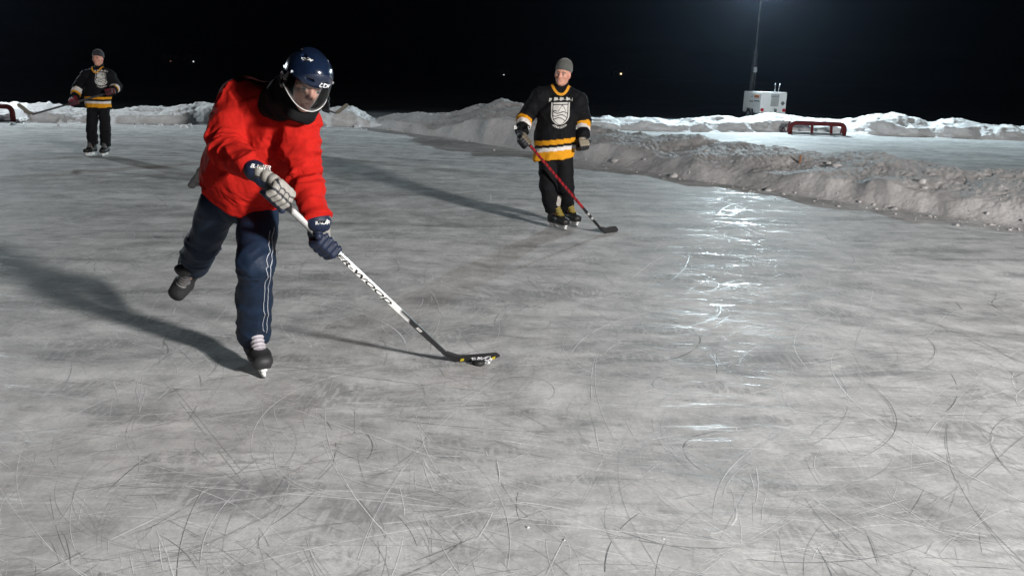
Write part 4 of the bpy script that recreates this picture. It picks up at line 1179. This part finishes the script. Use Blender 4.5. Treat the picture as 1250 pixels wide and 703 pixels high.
    for layer in (0, 1):
        for i in range(na+1):
            a = math.radians(-78+156*i/na)
            low = -.088+.055*abs(math.sin(a))**2.2
            for k in range(nz+1):
                t = k/nz; z = .036+(low-.036)*t
                bul = 1+.03*math.sin(t*2.4)
                R_ = -.0028*layer
                vs.append(((.105*bul+R_)*math.sin(a), -.006+(.139*bul-.012*t*t+R_)*math.cos(a), z))
    no = (na+1)*(nz+1); ix = lambda l, i, k: l*no+i*(nz+1)+k
    for i in range(na):
        for k in range(nz):
            fs.append((ix(0, i, k), ix(0, i+1, k), ix(0, i+1, k+1), ix(0, i, k+1))); fs.append((ix(1, i, k), ix(1, i, k+1), ix(1, i+1, k+1), ix(1, i+1, k)))
    for i in range(na):
        fs.append((ix(0, i, nz), ix(0, i+1, nz), ix(1, i+1, nz), ix(1, i, nz)))
    vis = mesh_obj('visor', hf.w(np.array(vs)), fs, MAT['visor'], hel)
    rim = [V(*vs[ix(0, i, nz)]) for i in range(na+1)]
    v, f = tube_mesh([hf.w(q) for q in rim], .0020, 6); mesh_obj('visor_edge', v, f, MAT['white_plastic'], hel)
    # gloves
    NV, GR, W_ = V(.007, .013, .036), V(.30, .285, .26), V(.62, .61, .60)
    gp = at(338)
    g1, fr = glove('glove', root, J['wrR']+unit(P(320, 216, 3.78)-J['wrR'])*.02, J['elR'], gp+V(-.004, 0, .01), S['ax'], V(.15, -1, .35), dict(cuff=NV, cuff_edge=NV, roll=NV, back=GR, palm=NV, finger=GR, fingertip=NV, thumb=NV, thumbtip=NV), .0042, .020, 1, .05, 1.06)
    gb = bvh_of(g1)
    u_ = unit(V(1, 0, -.12)); n_ = unit(V(0, -1, .3)); v_ = np.cross(n_, u_)
    text_on('lettering', 'BAUER', gb, P(318, 206, 3.74), u_, v_, n_, .027, MAT['white_print'], g1, .002, 1.2, .2)
    gl = at(399)
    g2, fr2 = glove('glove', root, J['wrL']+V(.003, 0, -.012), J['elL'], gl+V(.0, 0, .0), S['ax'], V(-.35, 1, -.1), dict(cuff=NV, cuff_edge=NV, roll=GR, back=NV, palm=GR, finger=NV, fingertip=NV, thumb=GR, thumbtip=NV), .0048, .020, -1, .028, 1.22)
    gb = bvh_of(g2); u_ = unit(V(1, 0, .12)); n_ = unit(V(0, -1, .3)); v_ = np.cross(n_, u_)
    text_on('lettering', 'BAUER', gb, P(392, 272, 3.80), u_, v_, n_, .020, MAT['white_print'], g2, .002, 1.2, .2)
    # skates
    bc = dict(boot=V(.017, .017, .018), cuff=V(.05, .05, .05), toe=V(.026, .026, .028), tongue=V(.45, .42, .44), lace=V(.06, .06, .06), laces=V(.34, .33, .34), sole=V(.02, .02, .02))
    skate(frL, root, dict(bc, lace=V(.30, .28, .30), laces=V(.48, .45, .48)))
    skate(frR, root, dict(bc, tongue=V(.04, .04, .04), laces=V(.22, .21, .21)))
MAT['shirt'] = mat('grey_shirt', (.33, .33, .33), .85, noise=.1, bump=.2)
MAT['stripe'] = mat('pale_piping', (.34, .36, .40), .6, noise=.1)
red_player()

# ================================================================== PLAYERS IN BLACK
def collar_print(j, J, hf):
    o = lerp(J['neck'], hf.o, .10); b = bvh_of(j); path = []
    for a in np.linspace(0, 2*math.pi, 41):
        f = max(0, -math.cos(a))          # 1 at the front
        path.append(o+V(math.sin(a)*.090, math.cos(a)*.085-.055*f**2, .035-.085*f**1.6))
    strip_print('collar', b, path, .028, MAT['collar'], j, .004)
MAT['crest'] = mat('worn_crest_print', (.52, .51, .48), .7, noise=.12, nscale=40)
MAT['collar'] = mat('yellow_ribbing', (.62, .27, .012), .8, noise=.1)
def team_player(J, root, hf, hemc, hemn, R, vox, bands, sleeve, cr, hat, seed, tcol='black_cloth', trad=(.098, .090, .088)):
    body_mesh(root, J, hf)
    trousers(root, J, MAT[tcol], trad, .012, seed+50)
    j = jersey(root, J, hemc, hemn, R, vox, MAT['cloth'], team_cols(J, hemc, hemn, bands, sleeve, False), seed, .8)
    if cr: crest(j, J, *cr)
    collar_print(j, J, hf)
    p, q, _, _ = sdf_mesh([cone(J['neck']+J['up']*(-.02), hf.w((0, -.03, -.10)), .078, .066, 'g', .02)], .010)
    mesh_obj('neck_warmer', p, q, MAT['black_cloth'], root)
    return j

def man_two():
    Y = 9.15
    J = dict(pelvis=P(676, 186, Y+.03), neck=P(684, 111, Y+.02), shR=P(660, 119, Y+.04), shL=P(705, 124, Y-.03), elR=P(641, 144, Y+.06), elL=P(712, 148, Y+.10), wrR=P(637, 160, Y-.10), wrL=P(711, 166, Y-.08),
             hipR=P(668, 191, Y+.03), hipL=P(688, 191, Y+.02), knR=P(669, 228, Y-.06), knL=P(690, 227, Y-.03), anR=P(669, 263, Y+.04), anL=P(690, 259, Y+.12))
    J['up'] = unit(J['neck']-J['pelvis'])
    frR, frL = skate_frame(G(680, 279.5), V(.60, -.80, 0)), skate_frame(G(695, 275), V(.55, -.83, 0))
    J['anR'], J['footR'] = ankle(frR); J['anL'], J['footL'] = ankle(frL)
    J['cufR'], J['cufL'] = J['anR']+V(0, 0, -.01), J['anL']+V(0, 0, -.01)
    J['collar'] = (P(685, 111, Y-.08), unit(V(.02, -.75, .75)))
    root = empty('person', G(678, 278)); tag(root, 'skater in grey beanie and yellow hemmed black jersey holding a red stick', 'person', 'skaters on the ice')
    hf = face_frame(P(687, 90, Y-.03), -20, 4, -8)
    hemc, hemn = P(674, 194, Y), unit(V(.13, 0, -1))
    sc_ = Y/1000
    team_player(J, root, hf, hemc, hemn, dict(hem=.165, waist=.155, chest=.148, sh=.098, arm=.085, el=.080, cuff=.076, hsx=1.42), .010,
        [(-.1, .095, YEL), (.095, .135, WHT), (.165, .215, YEL)], [(.06, .115, WHT), (.115, .185, YEL)],
        (P(684, 139, Y-.15), unit(V(1, 0, .05)), V(0, 0, 1), V(0, -1, 0), .27, .36, .0045), None, 121)
    beanie(root, hf, MAT['beanie_grey'])
    butt, heel = P(643, 173, Y-.20), G(738, 285.5)+V(0, 0, .004)
    def scol(t, a):
        if t < .70: return (.30, .010, .016) if math.sin(t*150+a*1.2) > -.35 else (.05, .006, .008)
        return (.30, .010, .016) if t < .74 else ((.5, .5, .5) if .80 < t < .83 or .86 < t < .87 else (.012, .012, .013))
    st, S = stick('hockey_stick', butt, heel, unit(G(764, 283)-G(738, 286)), scol, 'red and black hockey stick of the grey beanie skater, blade on the ice', .235, 'tape', .06)
    C = dict(cuff=V(.012, .012, .014), cuff_edge=V(.25, .25, .25), roll=V(.012, .012, .014), back=V(.012, .012, .014), palm=V(.16, .13, .09), finger=V(.012, .012, .014), fingertip=V(.12, .10, .07), thumb=V(.012, .012, .014), thumbtip=V(.012, .012, .014))
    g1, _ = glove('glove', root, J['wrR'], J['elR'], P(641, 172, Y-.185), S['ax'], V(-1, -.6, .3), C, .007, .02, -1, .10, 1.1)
    text_on('lettering', 'BAUER', bvh_of(g1), P(637, 158, Y-.25), V(1, 0, 0), V(0, 0, 1), V(0, -1, 0), .05, MAT['white_print'], g1, .003, 1.1)
    C2 = dict(C, palm=V(.24, .20, .14), fingertip=V(.22, .19, .14))
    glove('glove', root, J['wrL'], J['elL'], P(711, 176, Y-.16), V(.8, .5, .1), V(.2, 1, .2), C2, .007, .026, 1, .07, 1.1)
    bc = dict(boot=V(.012, .012, .012), cuff=V(.02, .02, .02), toe=V(.012, .012, .012), tongue=V(.35, .33, .30), lace=V(.10, .075, .015), laces=V(.34, .25, .04), sole=V(.02, .02, .02))
    skate(frR, root, bc); skate(frL, root, bc)
man_two()

def bystander(cx, Y, mir, label, slabel, stick_px, gloves, hat, hidden=False):
    """skater standing with the stick held across the waist; mir = -1 swaps sides"""
    k = 15.17/Y
    Q = lambda dx, y, dy=0.0: P(cx+mir*dx*k, y, Y+dy)
    hy = lambda y: 188+(y-190)*k if hidden else y
    A, B = ('R', 'L') if mir > 0 else ('L', 'R')           # A: the arm on the stick-blade side
    J = dict(pelvis=Q(0, hy(130)), neck=Q(0, hy(86)))
    J['sh'+A] = Q(-14, hy(93)); J['sh'+B] = Q(14, hy(93)); J['el'+A] = Q(-25, hy(107), .05); J['el'+B] = Q(23, hy(106), .10)
    J['wr'+A] = Q(-29, hy(119), -.15); J['wr'+B] = Q(17.5, hy(111), -.22)
    J['hip'+A] = Q(-6.5, hy(132)); J['hip'+B] = Q(6.5, hy(132)); J['kn'+A] = Q(-8, hy(158), -.05); J['kn'+B] = Q(8.5, hy(158), -.05)
    fr = {}
    for s, dx in ((A, -7), (B, 10)):
        fr[s] = skate_frame(Q(dx, hy(187))*V(1, 1, 0)+V(0, -.05, 0), V(.14*(1 if dx > 0 else -1)*mir, -1, 0))
        J['an'+s], J['foot'+s] = ankle(fr[s]); J['cuf'+s] = J['an'+s]+V(0, 0, -.02)
    J['up'] = unit(J['neck']-J['pelvis']); J['collar'] = (Q(0, hy(86.5), -.10), unit(V(0, -.75, .75)))
    root = empty('person', (J['pelvis'][0], Y, 0)); tag(root, label, 'person', 'skaters on the ice')
    hf = face_frame(Q(-.5, hy(71.5), -.03), -4*mir, 2, 0)
    hemc, hemn = Q(0, hy(131.5)), V(0, 0, -1)
    team_player(J, root, hf, hemc, hemn, dict(hem=.165, waist=.155, chest=.150, sh=.098, arm=.088, el=.083, cuff=.078, hsx=1.40), .013,
        [(-.1, .07, YEL), (.07, .115, WHT), (.15, .19, YEL)], [(.05, .10, YEL), (.10, .20, WHT)],
        (Q(2, hy(97), -.16), V(1, 0, 0), V(0, 0, 1), V(0, -1, 0), .25, .34, .007), None, 221 if mir > 0 else 321, trad=(.094, .086, .088))
    beanie(root, hf, MAT[hat])
    (bx, by), (hx_, hy_), (tx, ty) = stick_px
    butt, heel, toe = P(bx, by, Y-.30), P(hx_, hy_, Y-.45), P(tx, ty, Y-.45)
    st, S = stick('hockey_stick', butt, heel, unit(toe-heel), lambda t, a: (.05, .05, .052) if t > .12 else (.012, .012, .012), slabel, .26, 'blade_tape', .10)
    at = lambda px: min((butt+S['ax']*S['L']*t for t in np.linspace(0, 1, 300)), key=lambda q: abs(PR(q)[0]-px))
    for s, px in ((A, cx-mir*30*k), (B, cx+mir*14*k)):
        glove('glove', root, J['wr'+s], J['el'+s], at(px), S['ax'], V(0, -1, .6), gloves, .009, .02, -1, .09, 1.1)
    bc = dict(boot=V(.012, .012, .012), cuff=V(.02, .02, .02), toe=V(.012, .012, .012), tongue=V(.10, .10, .10), lace=V(.03, .03, .03), laces=V(.10, .10, .10), sole=V(.02, .02, .02))
    for s in (A, B): skate(fr[s], root, bc)
MAT['blade_tape'] = mat('grey_blade_tape', (.16, .15, .12), .8, noise=.3, nscale=40)
RG = dict(cuff=V(.02, .012, .014), cuff_edge=V(.45, .42, .40), roll=V(.16, .010, .018), back=V(.17, .010, .018), palm=V(.03, .02, .02), finger=V(.15, .010, .018), fingertip=V(.08, .01, .012), thumb=V(.12, .01, .015), thumbtip=V(.06, .01, .01))
bystander(120, 15.17, 1, 'skater in dark beanie, black jersey and red gloves standing by the back snow bank', 'grey bladed stick held level by the far left skater in red gloves', ((138, 112), (36, 141.0), (23, 131.5)), RG, 'beanie_black')
BG = {k: V(.012, .012, .014) for k in RG}
bystander(371, 16.3, -1, 'skater in black hidden behind the red jersey, only the stick showing', 'dark stick poking out beside the visor of the red skater', ((352, 118), (413, 139.5), (424, 131)), BG, 'beanie_black', True)
